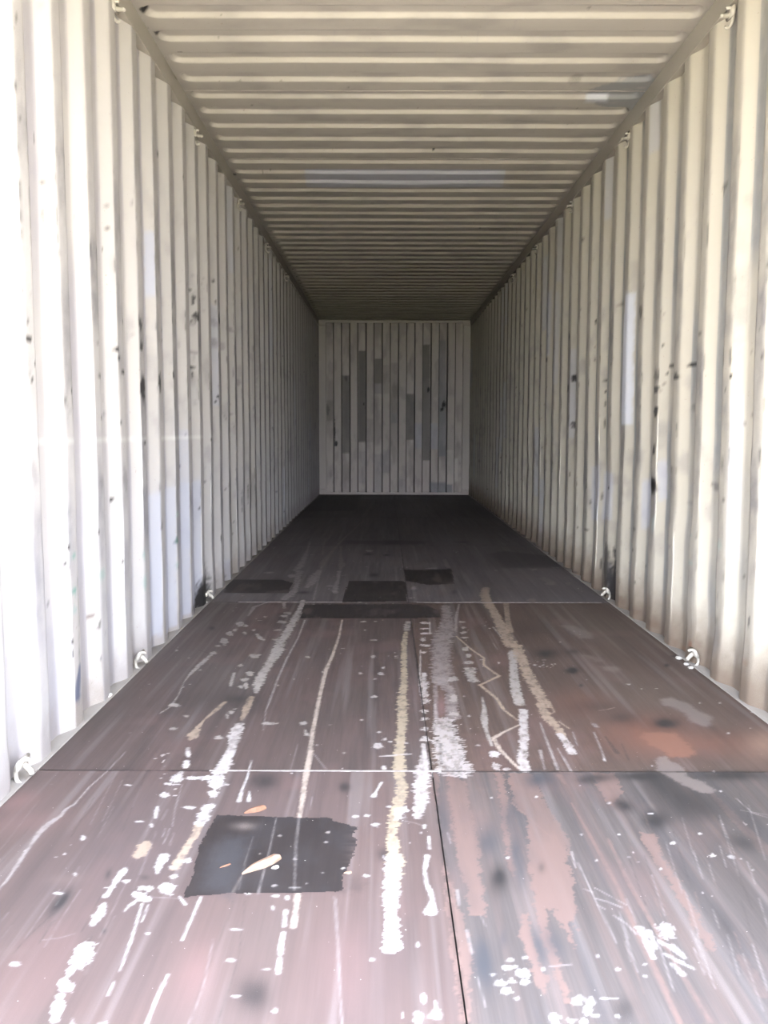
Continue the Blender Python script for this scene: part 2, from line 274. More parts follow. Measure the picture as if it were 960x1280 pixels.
('L','W',.95,.5,((-.0445,1.667,.004),(-.047,1.647,.0099),(-.0494,1.628,.0152))),
('L','W',.95,.5,((-.154,2.262,.0038),(-.169,2.202,.0031),(-.176,2.171,.0086))),
('P','W',.9,.6,0,((-.0536,1.964),(-.0542,1.961),(-.0564,1.961),(-.0574,1.964),(-.0586,1.967),(-.0563,1.97),(-.0545,1.97),(-.0526,1.967))),
('P','W',.9,.6,0,((-.211,2.05),(-.218,2.047),(-.225,2.045),(-.23,2.048),(-.23,2.054),(-.228,2.057),(-.22,2.06),(-.213,2.056))),
('P','W',.9,.6,0,((-.184,2.054),(-.188,2.049),(-.193,2.05),(-.196,2.053),(-.197,2.058),(-.195,2.063),(-.19,2.062),(-.184,2.059))),
('P','W',.9,.6,0,((-.161,2.003),(-.163,1.995),(-.17,1.996),(-.176,2.002),(-.179,2.009),(-.172,2.017),(-.165,2.017),(-.16,2.01))),
('P','W',.9,.6,0,((-.235,1.795),(-.237,1.794),(-.241,1.792),(-.243,1.794),(-.246,1.797),(-.242,1.799),(-.238,1.8),(-.233,1.798))),
('P','W',.9,.6,0,((-.163,1.468),(-.167,1.465),(-.17,1.465),(-.175,1.468),(-.173,1.47),(-.172,1.474),(-.167,1.473),(-.166,1.471))),
('P','W',.9,.6,0,((-.0779,1.514),(-.0804,1.51),(-.0825,1.507),(-.0839,1.512),(-.0833,1.517),(-.0826,1.522),(-.0801,1.524),(-.0785,1.519))),
('P','W',.9,.6,0,((-.0817,1.31),(-.086,1.302),(-.0921,1.303),(-.099,1.308),(-.0971,1.321),(-.0927,1.328),(-.0863,1.327),(-.0837,1.323))),
('P','W',.9,.6,0,((-.0733,1.359),(-.0771,1.349),(-.0798,1.349),(-.082,1.358),(-.0808,1.367),(-.0796,1.377),(-.0762,1.377),(-.0742,1.368))),
('P','W',.9,.6,0,((-.18,1.764),(-.186,1.76),(-.19,1.76),(-.194,1.764),(-.193,1.767),(-.192,1.771),(-.186,1.771),(-.182,1.768))),
('P','W',.9,.6,0,((-.142,2.359),(-.144,2.349),(-.15,2.352),(-.155,2.358),(-.157,2.368),(-.151,2.378),(-.146,2.375),(-.142,2.369))),
('P','W',.9,.6,0,((-.0539,2.242),(-.0607,2.237),(-.0669,2.238),(-.0742,2.241),(-.0709,2.246),(-.0686,2.252),(-.0611,2.251),(-.0582,2.247))),
('P','W',.9,.6,0,((-.129,2.105),(-.13,2.103),(-.135,2.102),(-.139,2.104),(-.141,2.109),(-.136,2.112),(-.132,2.113),(-.128,2.111))),
('P','W',.9,.6,0,((-.145,1.848),(-.146,1.844),(-.148,1.841),(-.151,1.846),(-.151,1.852),(-.149,1.856),(-.146,1.858),(-.145,1.854))),
('P','W',.7,.5,0,((-.0577,1.357),(-.0477,1.313),(-.0712,1.313))),
('L','K',.5,.5,((-.249,1.674,.0012),(-.23,1.455,.0012),(-.217,1.299,.0012))),
('L','K',.6,.5,((.0105,1.966,.0017),(.0142,1.913,.0017))),
('L','K',.6,.5,((.0119,1.708,.0036),(.0114,1.651,.002))),
('L','K',.5,.5,((.0237,1.42,.0012),(.0297,1.342,.0013))),
('L','K',.5,.5,((.0183,1.562,.0029),(.0215,1.488,.0028))),
('L','K',.4,.5,((.0517,1.613,.0012),(.0582,1.576,.0012))),
('P','W',.92,.6,0,((.123,1.475),(.121,1.474),(.118,1.473),(.117,1.474),(.116,1.478),(.118,1.48),(.122,1.481),(.125,1.479))),
('P','W',.92,.6,0,((.101,1.469),(.0948,1.465),(.09,1.466),(.0848,1.468),(.0878,1.472),(.0897,1.476),(.0957,1.475),(.0981,1.472))),
('P','W',.92,.6,0,((.09,1.443),(.0848,1.439),(.0782,1.439),(.0755,1.441),(.0742,1.448),(.0785,1.452),(.0852,1.452),(.0921,1.45))),
('P','W',.92,.6,0,((.102,1.449),(.0986,1.447),(.0959,1.448),(.0941,1.449),(.0946,1.451),(.0959,1.454),(.099,1.453),(.102,1.452))),
('P','W',.92,.6,0,((.119,1.43),(.113,1.422),(.104,1.421),(.096,1.428),(.0973,1.435),(.106,1.443),(.115,1.444),(.118,1.436))),
('P','W',.92,.6,0,((.0562,1.425),(.055,1.423),(.051,1.422),(.0495,1.424),(.0476,1.427),(.0514,1.429),(.0547,1.43),(.0583,1.428))),
('P','W',.92,.6,0,((.0737,1.402),(.0661,1.399),(.0599,1.397),(.0539,1.4),(.0574,1.406),(.0593,1.409),(.067,1.411),(.0706,1.408))),
('P','W',.92,.6,0,((.0927,1.407),(.0889,1.405),(.0832,1.405),(.0769,1.407),(.0784,1.41),(.0829,1.412),(.0887,1.412),(.0911,1.41))),
('P','W',.92,.6,0,((.119,1.406),(.112,1.403),(.106,1.4),(.102,1.404),(.104,1.409),(.106,1.413),(.113,1.415),(.118,1.411))),
('P','W',.92,.6,0,((.0799,1.38),(.0753,1.376),(.0689,1.375),(.0623,1.378),(.0649,1.386),(.0696,1.39),(.0762,1.391),(.0785,1.388))),
('P','W',.92,.6,0,((.0934,1.363),(.0906,1.361),(.0858,1.359),(.0813,1.362),(.0824,1.366),(.0863,1.368),(.091,1.37),(.0928,1.367))),
('P','W',.92,.6,0,((.204,1.355),(.197,1.348),(.189,1.344),(.183,1.351),(.189,1.362),(.193,1.369),(.201,1.373),(.203,1.366))),
('P','W',.92,.6,0,((.209,1.331),(.204,1.323),(.198,1.32),(.198,1.328),(.199,1.338),(.203,1.346),(.209,1.35),(.212,1.341))),
('P','W',.92,.6,0,((.222,1.355),(.216,1.35),(.211,1.346),(.208,1.352),(.213,1.362),(.215,1.367),(.221,1.371),(.222,1.365))),
('P','W',.92,.6,0,((.149,1.31),(.146,1.301),(.139,1.304),(.134,1.309),(.133,1.317),(.142,1.326),(.148,1.324),(.153,1.318))),
('P','W',.92,.6,0,((.177,1.304),(.172,1.298),(.165,1.3),(.163,1.303),(.161,1.31),(.168,1.316),(.174,1.314),(.181,1.311))),
('P','W',.92,.6,0,((.198,1.305),(.193,1.301),(.189,1.302),(.185,1.304),(.188,1.309),(.191,1.314),(.195,1.312),(.197,1.31))),
('P','W',.92,.6,0,((.221,1.321),(.219,1.319),(.213,1.319),(.208,1.32),(.207,1.322),(.213,1.324),(.219,1.324),(.222,1.323))),
('P','W',.92,.6,0,((.25,1.364),(.243,1.362),(.238,1.362),(.233,1.363),(.236,1.365),(.238,1.366),(.244,1.366),(.247,1.365))),
('P','W',.92,.6,0,((.266,1.363),(.26,1.362),(.255,1.362),(.251,1.362),(.252,1.364),(.254,1.364),(.26,1.364),(.265,1.364))),
('P','W',.92,.6,0,((.256,1.319),(.253,1.317),(.251,1.318),(.249,1.319),(.25,1.321),(.251,1.323),(.254,1.323),(.255,1.321))),
('P','W',.92,.6,0,((.347,1.457),(.344,1.456),(.341,1.455),(.34,1.456),(.341,1.459),(.342,1.46),(.345,1.461),(.346,1.459))),
('P','W',.92,.6,0,((.334,1.423),(.331,1.422),(.329,1.422),(.328,1.423),(.328,1.425),(.33,1.427),(.332,1.427),(.335,1.426))),
('P','W',.92,.6,0,((.29,1.441),(.288,1.44),(.285,1.439),(.284,1.44),(.283,1.443),(.286,1.445),(.289,1.446),(.292,1.444))),
('P','W',.92,.6,0,((.407,2.241),(.405,2.239),(.403,2.238),(.401,2.24),(.402,2.244),(.404,2.246),(.407,2.247),(.407,2.246))),
('P','W',.92,.6,0,((.342,1.958),(.341,1.954),(.339,1.955),(.338,1.957),(.337,1.96),(.34,1.963),(.342,1.963),(.344,1.961))),
('P','W',.92,.6,0,((.35,1.834),(.347,1.832),(.345,1.831),(.344,1.833),(.346,1.836),(.346,1.838),(.349,1.839),(.35,1.837))),
('P','W',.92,.6,0,((.463,2.132),(.459,2.129),(.456,2.127),(.453,2.13),(.456,2.135),(.458,2.138),(.462,2.14),(.462,2.137))),
('P','W',.92,.6,0,((.487,1.797),(.484,1.793),(.481,1.793),(.481,1.796),(.482,1.799),(.484,1.803),(.487,1.803),(.488,1.8))),
('P','W',.92,.6,0,((.551,1.915),(.548,1.912),(.546,1.911),(.546,1.914),(.547,1.917),(.549,1.919),(.551,1.92),(.552,1.917))),
('P','W',.92,.6,0,((.145,1.844),(.144,1.841),(.14,1.84),(.139,1.842),(.138,1.848),(.142,1.851),(.145,1.852),(.147,1.85))),
('P','W',.92,.6,0,((.149,2.163),(.147,2.16),(.144,2.159),(.142,2.161),(.142,2.165),(.145,2.168),(.148,2.169),(.149,2.167))),
('P','W',.92,.6,0,((.273,2.17),(.269,2.165),(.266,2.164),(.264,2.168),(.266,2.173),(.267,2.177),(.271,2.179),(.273,2.174))),
('P','W',.92,.6,0,((.429,1.849),(.427,1.847),(.425,1.848),(.425,1.849),(.424,1.85),(.426,1.852),(.428,1.852),(.43,1.851))),
('P','W',.92,.6,0,((.197,2.464),(.192,2.448),(.182,2.449),(.179,2.461),(.174,2.475),(.186,2.491),(.195,2.49),(.204,2.477))),
('P','W',.92,.6,0,((.152,1.442),(.149,1.438),(.146,1.438),(.145,1.441),(.146,1.445),(.148,1.449),(.15,1.449),(.152,1.445))),
('P','W',.92,.6,0,((.262,1.481),(.26,1.478),(.258,1.479),(.258,1.481),(.258,1.484),(.26,1.487),(.262,1.486),(.263,1.484))),
('P','W',.92,.6,0,((.438,1.958),(.435,1.956),(.433,1.956),(.432,1.958),(.433,1.961),(.435,1.963),(.437,1.963),(.438,1.961))),
('P','W',.92,.6,0,((.525,2.426),(.521,2.42),(.52,2.421),(.519,2.425),(.521,2.431),(.523,2.437),(.525,2.435),(.525,2.431))),
('P','W',.92,.6,0,((.555,2.071),(.55,2.069),(.543,2.069),(.54,2.07),(.54,2.073),(.543,2.075),(.55,2.076),(.556,2.074))),
('L','K',.75,.5,((.289,1.714,.0013),(.305,1.701,.0015))),
('L','K',.75,.5,((.305,1.677,.0015),(.327,1.665,.002),(.351,1.644,.0017))),
('L','K',.75,.5,((.302,1.653,.0012),(.315,1.637,.0012))),
('L','K',.75,.5,((.327,1.614,.0019),(.345,1.585,.0019),(.354,1.553,.0024))),
('L','K',.75,.5,((.298,1.874,.0022),(.291,1.802,.0021))),
('L','K',.75,.5,((.314,1.718,.0012),(.364,1.653,.0012))),
('L','K',.75,.5,((.301,1.825,.0012),(.306,1.522,.0012))),
('L','K',.75,.5,((.163,1.451,.0012),(.204,1.457,.0012))),
('L','N',.7,.5,((.196,2.132,.0015),(.23,2.035,.0017),(.262,1.946,.0014))),
('L','W',.65,1,((.367,1.569,.008),(.367,1.53,.0079),(.364,1.478,.0046))),
('L','W',.65,1,((.383,1.561,.0053),(.378,1.507,.0036))),
('P','W',.6,1,0,((.399,1.581),(.423,1.593),(.431,1.575),(.433,1.545),(.424,1.534),(.402,1.538))),
('L','W',.7,1,((.392,1.53,.0052),(.403,1.515,.0057),(.423,1.479,.0051))),
('L','W',.7,1,((.413,1.515,.0042),(.422,1.489,.0041))),
('L','W',.7,1,((.39,1.489,.0041),(.409,1.465,.0056),(.429,1.445,.003))),
('L','W',.7,1,((.393,1.458,.0046),(.402,1.433,.0055))),
('L','K',.7,.5,((.811,2.164,.0014),(.818,2.077,.0017),(.846,2.05,.0013))),
('L','K',.6,.5,((.794,2.093,.0012),(.853,2.066,.0012))),
('P','W',.85,.6,0,((.639,1.962),(.635,1.958),(.631,1.957),(.631,1.96),(.632,1.964),(.635,1.968),(.639,1.969),(.64,1.965))),
('P','W',.85,.6,0,((.558,1.916),(.556,1.912),(.551,1.91),(.549,1.915),(.55,1.919),(.555,1.923),(.559,1.924),(.56,1.92))),
('P','W',.85,.6,0,((.487,1.796),(.484,1.794),(.482,1.794),(.481,1.795),(.482,1.798),(.483,1.8),(.486,1.8),(.488,1.799))),
('P','W',.85,.6,0,((.695,1.793),(.692,1.791),(.691,1.791),(.689,1.793),(.691,1.795),(.693,1.797),(.695,1.797),(.695,1.795))),
('P','W',.85,.6,0,((.437,1.957),(.434,1.955),(.432,1.955),(.431,1.957),(.432,1.959),(.433,1.961),(.435,1.961),(.436,1.96))),
('P','W',.85,.6,0,((.624,1.853),(.621,1.85),(.619,1.85),(.619,1.852),(.62,1.854),(.621,1.857),(.624,1.857),(.625,1.855))),
('P','W',.85,.6,0,((.689,1.842),(.687,1.841),(.685,1.841),(.684,1.842),(.686,1.844),(.687,1.845),(.688,1.845),(.689,1.844))),
('P','W',.85,.6,0,((.673,1.849),(.669,1.844),(.664,1.845),(.661,1.848),(.662,1.854),(.669,1.86),(.673,1.858),(.675,1.855))),
('P','W',.85,.6,0,((.789,2.207),(.787,2.203),(.785,2.204),(.784,2.206),(.784,2.21),(.788,2.214),(.79,2.213),(.792,2.21))),
('L','K',.43168,.5,((.455,1.771,.0012),(.433,1.616,.0012))),
('L','K',.500938,.5,((.696,1.831,.0012),(.672,1.735,.0012))),
('L','K',.366981,.5,((.506,1.702,.0012),(.478,1.553,.0012))),
('L','K',.497071,.5,((.337,1.609,.0012),(.321,1.435,.0012))),
('L','N',.368489,.5,((.452,1.733,.0012),(.44,1.617,.0012))),
('L','D',.398465,.5,((.668,1.851,.0012),(.624,1.639,.0012))),
('L','N',.422207,.5,((.431,1.678,.0012),(.412,1.504,.0012))),
('L','K',.50692,.5,((.59,1.881,.0012),(.564,1.755,.0012))),
('L','K',.420732,.5,((.655,1.68,.0012),(.607,1.505,.0012))),
('L','K',.3946,.5,((.725,2.065,.0012),(.681,1.866,.0012))),
('L','K',.338167,.5,((.602,1.819,.0012),(.586,1.746,.0012))),
('L','K',.349286,.5,((.534,1.551,.0012),(.506,1.428,.0012))),
('L','K',.282436,.5,((.539,1.49,.0012),(.507,1.334,.0012))),
('L','K',.543966,.5,((.452,1.507,.0012),(.442,1.428,.0012))),
('L','K',.365858,.5,((.538,1.922,.0012),(.498,1.699,.0012))),
('L','D',.379357,.5,((.614,1.673,.0012),(.567,1.485,.0012))),
('L','K',.351672,.5,((.717,2.038,.0012),(.65,1.769,.0012))),
('L','D',.268024,.5,((.512,1.486,.0012),(.495,1.399,.0012))),
('L','N',.256655,.5,((.603,1.833,.0012),(.579,1.709,.0012))),
('L','K',.430436,.5,((.37,1.675,.0012),(.365,1.586,.0012))),
('L','N',.281462,.5,((.534,2.09,.0012),(.5,1.834,.0012))),
('L','D',.321609,.5,((.523,1.495,.0012),(.512,1.436,.0012))),
('L','D',.452478,.5,((.465,1.857,.0012),(.456,1.775,.0012))),
('L','D',.515469,.5,((.392,1.589,.0012),(.388,1.53,.0012))),
('L','K',.305076,.5,((.623,2.05,.0012),(.583,1.863,.0012))),
('L','D',.376382,.5,((.408,1.59,.0012),(.392,1.438,.0012))),
('L','K',.372857,.5,((.468,1.564,.0012),(.448,1.437,.0012))),
('L','K',.380306,.5,((.827,2.123,.0012),(.742,1.84,.0012))),
('L','K',.53901,.5,((.571,1.52,.0012),(.539,1.386,.0012))),
('L','K',.493058,.5,((.467,1.541,.0012),(.447,1.391,.0012))),
('L','N',.423086,.5,((.324,1.532,.0012),(.315,1.377,.0012))),
('L','K',.411099,.5,((.343,1.629,.0012),(.334,1.537,.0012))),
('L','K',.393159,.5,((.325,1.527,.0012),(.319,1.467,.0012))),
('L','D',.321837,.5,((.695,1.93,.0012),(.652,1.762,.0012))),
('L','K',.508766,.5,((.391,1.541,.0012),(.37,1.384,.0012))),
('L','N',.346935,.5,((.462,2.004,.0012),(.438,1.825,.0012))),
('L','N',.542408,.5,((.552,1.561,.0012),(.543,1.508,.0012))),
('L','D',.365739,.5,((.835,2.2,.0012),(.791,2.036,.0012))),
('L','D',.416658,.5,((.573,1.973,.0012),(.525,1.717,.0012))),
('L','K',.445081,.5,((.662,1.905,.0012),(.637,1.805,.0012))),
('L','N',.478013,.5,((.527,1.703,.0012),(.489,1.52,.0012))),
('L','D',.458551,.5,((.391,1.506,.0012),(.385,1.461,.0012))),
('L','D',.540643,.5,((.429,1.866,.0012),(.404,1.651,.0012))),
('L','K',.487741,.5,((.475,1.552,.0012),(.451,1.42,.0012))),
('L','K',.392064,.5,((.54,1.638,.0012),(.527,1.572,.0012))),
('L','N',.303746,.5,((.494,1.897,.0012),(.471,1.728,.0012))),
('L','K',.27048,.5,((-.924,1.618,.0012),(-.928,1.541,.0012))),
('L','K',.277831,.5,((-.865,2.106,.0012),(-.849,1.938,.0012))),
('L','K',.28753,.5,((-.928,2.325,.0012),(-.891,2.004,.0012))),
('L','K',.212492,.5,((-.829,2.229,.0012),(-.814,2.102,.0012))),
('L','D',.384691,.5,((-.753,1.681,.0012),(-.749,1.555,.0012))),
('L','D',.360901,.5,((-.722,1.538,.0012),(-.723,1.433,.0012))),
('L','K',.32139,.5,((-.714,1.969,.0012),(-.695,1.766,.0012))),
('L','D',.337039,.5,((-1.037,1.981,.0012),(-1.025,1.714,.0012))),
('L','K',.184071,.5,((-.706,1.873,.0012),(-.693,1.71,.0012))),
('L','K',.284509,.5,((-.894,2.272,.0012),(-.866,2.022,.0012))),
('L','K',.296162,.5,((-.717,1.743,.0012),(-.706,1.536,.0012))),
('L','D',.200156,.5,((-1.075,2.182,.0012),(-1.066,2.074,.0012))),
('L','D',.397804,.5,((-.936,2.158,.0012),(-.915,1.938,.0012))),
('L','K',.28928,.5,((-.843,1.801,.0012),(-.837,1.646,.0012))),
('L','K',.370463,.5,((-.807,1.705,.0012),(-.803,1.506,.0012))),
('L','K',.167316,.5,((-.896,1.572,.0012),(-.907,1.395,.0012))),
('L','K',.196796,.5,((-1.078,2.139,.0012),(-1.056,1.833,.0012))),
('L','K',.228354,.5,((-.699,1.608,.0012),(-.694,1.423,.0012))),
('L','D',.159031,.5,((-.825,1.699,.0012),(-.824,1.62,.0012))),
('L','D',.259055,.5,((-.813,1.695,.0012),(-.812,1.576,.0012))),
('L','D',.181356,.5,((-.984,2.192,.0012),(-.961,1.941,.0012))),
('L','D',.371797,.5,((-.817,1.591,.0012),(-.819,1.523,.0012))),
('L','D',.339331,.5,((-.843,2.339,.0012),(-.798,1.968,.0012))),
('L','D',.176791,.5,((-.884,1.739,.0012),(-.883,1.563,.0012))),
('L','K',.27347,.5,((-.745,2.047,.0012),(-.723,1.83,.0012))),
('L','K',.311459,.5,((-.852,1.707,.0012),(-.851,1.533,.0012))),
('L','K',.7,.5,((-.827,4.745,.0059),(-.886,4.607,.0125),(-.883,4.377,.0043))),
('P','K2',.85,.6,0,((-.876,4.18),(-.874,4.146),(-.889,4.137),(-.906,4.17),(-.92,4.203),(-.909,4.238),(-.896,4.248),(-.877,4.213))),
('P','K2',.85,.6,0,((-.844,4.148),(-.846,4.13),(-.858,4.134),(-.864,4.146),(-.872,4.165),(-.868,4.184),(-.857,4.179),(-.844,4.167))),
('P','K2',.85,.6,0,((-.885,4.054),(-.884,4.041),(-.894,4.031),(-.904,4.046),(-.912,4.069),(-.904,4.083),(-.897,4.093),(-.886,4.078))),
('P','K2',.85,.6,0,((-.891,3.971),(-.89,3.951),(-.903,3.941),(-.916,3.959),(-.929,4.004),(-.92,4.026),(-.91,4.035),(-.897,4.017))),
('P','K2',.85,.6,0,((-.884,3.822),(-.889,3.794),(-.903,3.793),(-.923,3.811),(-.929,3.865),(-.927,3.895),(-.912,3.895),(-.902,3.877))),
('P','K2',.85,.6,0,((-.903,3.745),(-.911,3.737),(-.92,3.738),(-.929,3.742),(-.929,3.758),(-.928,3.766),(-.918,3.766),(-.911,3.761))),
('P','K2',.85,.6,0,((-.883,3.766),(-.888,3.76),(-.892,3.756),(-.897,3.762),(-.899,3.774),(-.899,3.78),(-.893,3.784),(-.887,3.778))),
('P','K2',.85,.6,0,((-.7,3.567),(-.701,3.546),(-.723,3.55),(-.735,3.561),(-.753,3.597),(-.736,3.619),(-.718,3.615),(-.698,3.603))),
('P','K2',.85,.6,0,((-.745,3.429),(-.751,3.415),(-.758,3.41),(-.768,3.424),(-.767,3.439),(-.768,3.453),(-.76,3.458),(-.752,3.444))),
('P','K2',.85,.6,0,((-.791,4.057),(-.793,4.048),(-.8,4.041),(-.809,4.051),(-.812,4.068),(-.807,4.078),(-.801,4.085),(-.795,4.074))),
('P','K2',.85,.6,0,((-.687,3.302),(-.686,3.284),(-.699,3.287),(-.707,3.297),(-.719,3.328),(-.71,3.346),(-.699,3.343),(-.687,3.333))),
('P','K2',.85,.6,0,((-.692,3.216),(-.692,3.203),(-.705,3.201),(-.714,3.21),(-.726,3.238),(-.715,3.251),(-.704,3.253),(-.692,3.244))),
('P','K2',.85,.6,0,((-.679,3.145),(-.679,3.117),(-.685,3.111),(-.692,3.138),(-.7,3.163),(-.7,3.191),(-.694,3.197),(-.681,3.17))),
('P','K2',.85,.6,0,((-.696,3.131),(-.698,3.117),(-.706,3.118),(-.711,3.129),(-.717,3.141),(-.713,3.154),(-.706,3.154),(-.695,3.143))),
('P','K2',.85,.6,0,((-.671,2.596),(-.68,2.587),(-.689,2.589),(-.699,2.595),(-.698,2.607),(-.698,2.616),(-.686,2.614),(-.679,2.609))),
('P','K2',.85,.6,0,((-.841,2.674),(-.846,2.667),(-.854,2.666),(-.86,2.671),(-.865,2.683),(-.863,2.69),(-.854,2.691),(-.844,2.686))),
('P','K2',.85,.6,0,((-.833,2.802),(-.833,2.795),(-.84,2.796),(-.846,2.802),(-.851,2.808),(-.846,2.816),(-.84,2.815),(-.833,2.809))),
('P','K2',.85,.6,0,((-1.086,3.669),(-1.087,3.659),(-1.089,3.657),(-1.095,3.667),(-1.096,3.676),(-1.097,3.686),(-1.094,3.688),(-1.09,3.678))),
('P','K2',.85,.6,0,((-.414,2.735),(-.416,2.727),(-.426,2.722),(-.436,2.73),(-.438,2.743),(-.43,2.75),(-.422,2.755),(-.416,2.747))),
('P','K2',.85,.6,0,((-.475,3.562),(-.476,3.548),(-.485,3.551),(-.494,3.56),(-.496,3.574),(-.49,3.588),(-.482,3.585),(-.476,3.575))),
('P','K2',.85,.6,0,((-.675,2.877),(-.676,2.874),(-.683,2.872),(-.689,2.875),(-.693,2.882),(-.687,2.886),(-.681,2.887),(-.675,2.885))),
('P','K2',.85,.6,0,((-.681,2.837),(-.681,2.823),(-.691,2.827),(-.695,2.835),(-.704,2.851),(-.699,2.864),(-.69,2.86),(-.68,2.852))),
('P','K2',.85,.6,0,((-.69,2.799),(-.69,2.781),(-.695,2.784),(-.7,2.797),(-.704,2.814),(-.705,2.833),(-.7,2.829),(-.693,2.816))),
('P','K2',.85,.6,0,((-.268,2.473),(-.27,2.471),(-.273,2.469),(-.274,2.472),(-.276,2.477),(-.274,2.48),(-.271,2.481),(-.268,2.479))),
('P','K2',.85,.6,0,((-.357,2.538),(-.358,2.533),(-.361,2.535),(-.364,2.538),(-.363,2.542),(-.362,2.547),(-.36,2.546),(-.359,2.543))),
('P','K2',.85,.6,0,((-.325,2.718),(-.329,2.715),(-.333,2.716),(-.335,2.718),(-.336,2.722),(-.335,2.726),(-.33,2.725),(-.326,2.723))),
('P','K2',.85,.6,0,((-.907,3.361),(-.909,3.356),(-.915,3.354),(-.923,3.358),(-.925,3.368),(-.921,3.373),(-.915,3.374),(-.911,3.371))),
('P','K2',.85,.6,0,((-.895,3.625),(-.906,3.61),(-.918,3.608),(-.932,3.622),(-.931,3.635),(-.931,3.651),(-.916,3.652),(-.904,3.638))),
('P','K2',.85,.6,0,((-.78,4.346),(-.78,4.333),(-.788,4.336),(-.792,4.343),(-.799,4.363),(-.794,4.376),(-.788,4.373),(-.78,4.366))),
('P','K2',.85,.6,0,((-.827,3.994),(-.826,3.975),(-.834,3.977),(-.841,3.991),(-.848,4.007),(-.843,4.026),(-.836,4.025),(-.827,4.01))),
('P','K2',.85,.6,0,((-.888,2.914),(-.9,2.903),(-.913,2.905),(-.927,2.911),(-.927,2.929),(-.927,2.941),(-.911,2.939),(-.901,2.932))),
('P','K2',.85,.6,0,((-.999,3.545),(-1.001,3.539),(-1.004,3.538),(-1.009,3.544),(-1.008,3.549),(-1.009,3.555),(-1.006,3.556),(-1.002,3.55))),
('P','K2',.85,.6,0,((-.399,3.337),(-.401,3.328),(-.404,3.329),(-.407,3.336),(-.407,3.343),(-.407,3.352),(-.403,3.351),(-.4,3.344))),
('P','K2',.85,.6,0,((-.508,3.239),(-.508,3.234),(-.51,3.231),(-.512,3.236),(-.515,3.245),(-.512,3.25),(-.511,3.253),(-.508,3.248))),
('P','K2',.85,.6,0,((-.56,3.157),(-.561,3.153),(-.564,3.15),(-.568,3.154),(-.568,3.163),(-.567,3.167),(-.564,3.17),(-.562,3.166))),
('L','K2',.85,.8,((-.919,3.62,.0091),(-.925,3.522,.0124),(-.936,3.417,.0095),(-.943,3.301,.0083))),
('L','K2',.85,.8,((-.944,3.307,.0042),(-.942,3.198,.002),(-.923,3.024,.0019),(-.921,2.9,.003),(-.939,2.833,.0029))),
('L','K2',.85,.8,((-.773,3.981,.0079),(-.745,3.895,.0126),(-.724,3.864,.0077))),
('L','K2',.85,.8,((-.766,3.323,.0059),(-.757,3.226,.0074),(-.749,3.148,.0056))),
('L','K2',.85,.8,((-.411,2.672,.0035),(-.4,2.627,.0082))),
('L','K2',.95,1,((-.628,4.805,.0131),(-.621,4.557,.0158),(-.625,4.285,.0213),(-.628,4.044,.0212),(-.634,3.846,.024),(-.632,3.684,.0259))),
('L','K2',1,.7,((-.632,3.684,.0259),(-.634,3.566,.0224),(-.641,3.456,.02),(-.648,3.304,.02),(-.645,3.175,.0201),(-.638,3.069,.0086))),
('P','K2',.7,.6,0,((-.65,4.226),(-.668,4.206),(-.686,4.211),(-.708,4.222),(-.703,4.251),(-.7,4.272),(-.678,4.267),(-.666,4.255))),
('P','K2',.7,.6,0,((-.659,4.059),(-.668,4.049),(-.682,4.042),(-.701,4.052),(-.699,4.069),(-.691,4.079),(-.676,4.086),(-.668,4.076))),
('P','K2',.7,.6,0,((-.672,4.369),(-.674,4.355),(-.691,4.35),(-.704,4.361),(-.715,4.39),(-.7,4.404),(-.685,4.41),(-.67,4.399))),
('P','K2',.7,.6,0,((-.654,4.443),(-.66,4.417),(-.677,4.423),(-.697,4.44),(-.698,4.465),(-.689,4.491),(-.671,4.485),(-.662,4.467))),
('P','K2',.7,.6,0,((-.655,3.867),(-.659,3.859),(-.675,3.861),(-.682,3.865),(-.693,3.877),(-.681,3.886),(-.667,3.884),(-.65,3.879))),
('P','K2',.7,.6,0,((-.628,3.576),(-.638,3.566),(-.647,3.568),(-.657,3.573),(-.656,3.59),(-.655,3.599),(-.643,3.598),(-.637,3.592))),
('L','T',.9,.7,((-.647,3.015,.0115),(-.641,2.891,.0155),(-.639,2.767,.0064))),
('L','W2',1,1,((-.64,2.718,.0175),(-.636,2.59,.0215),(-.626,2.513,.0131),(-.626,2.433,.0191),(-.622,2.337,.0184))),
('L','K',.8,.5,((-.567,4.286,.0043),(-.564,3.904,.0039),(-.575,3.551,.0045),(-.576,3.255,.0041),(-.57,2.962,.0038),(-.57,2.87,.0015),(-.551,2.671,.0012))),
('P','K2',.8,.6,0,((-.499,2.731),(-.524,2.722),(-.548,2.722),(-.568,2.729),(-.565,2.737),(-.56,2.746),(-.531,2.746),(-.509,2.739))),
('L','T2',.95,.5,((-.371,4.288,.0043),(-.368,3.945,.0059),(-.377,3.618,.0064),(-.391,3.369,.0085),(-.391,3.101,.0071),(-.388,2.871,.0066),(-.385,2.672,.0069),(-.378,2.482,.0071),(-.371,2.31,.0073))),
('L','K',.6,.5,((-.364,2.467,.0012),(-.322,2.353,.0012))),
('L','K',.5,.5,((-.422,2.548,.0012),(-.424,2.345,.0015))),
('L','T',.9,.5,((-.733,2.956,.0083),(-.748,2.869,.0096),(-.769,2.766,.0036),(-.773,2.698,.0084))),
('P','T',1,.5,0,((-.79,2.651),(-.782,2.703),(-.76,2.679),(-.75,2.607),(-.773,2.577),(-.79,2.615))),
('L','W',.95,.5,((-.764,2.512,.0065),(-.747,2.448,.0064))),
('L','W',.95,.5,((-.744,2.41,.0095),(-.735,2.365,.0081))),
('L','W',.95,.5,((-.741,2.329,.0067),(-.741,2.301,.0091))),
('L','D',.8,.5,((-.991,3.68,.0018),(-.939,3.63,.0018),(-.889,3.58,.0013))),
('S','D',.7,-1.02,4.103,.0162,.0002,.0088,-.0422),
('S','D',.4,-.691,2.991,.0446,.0003,.008,-.0454),
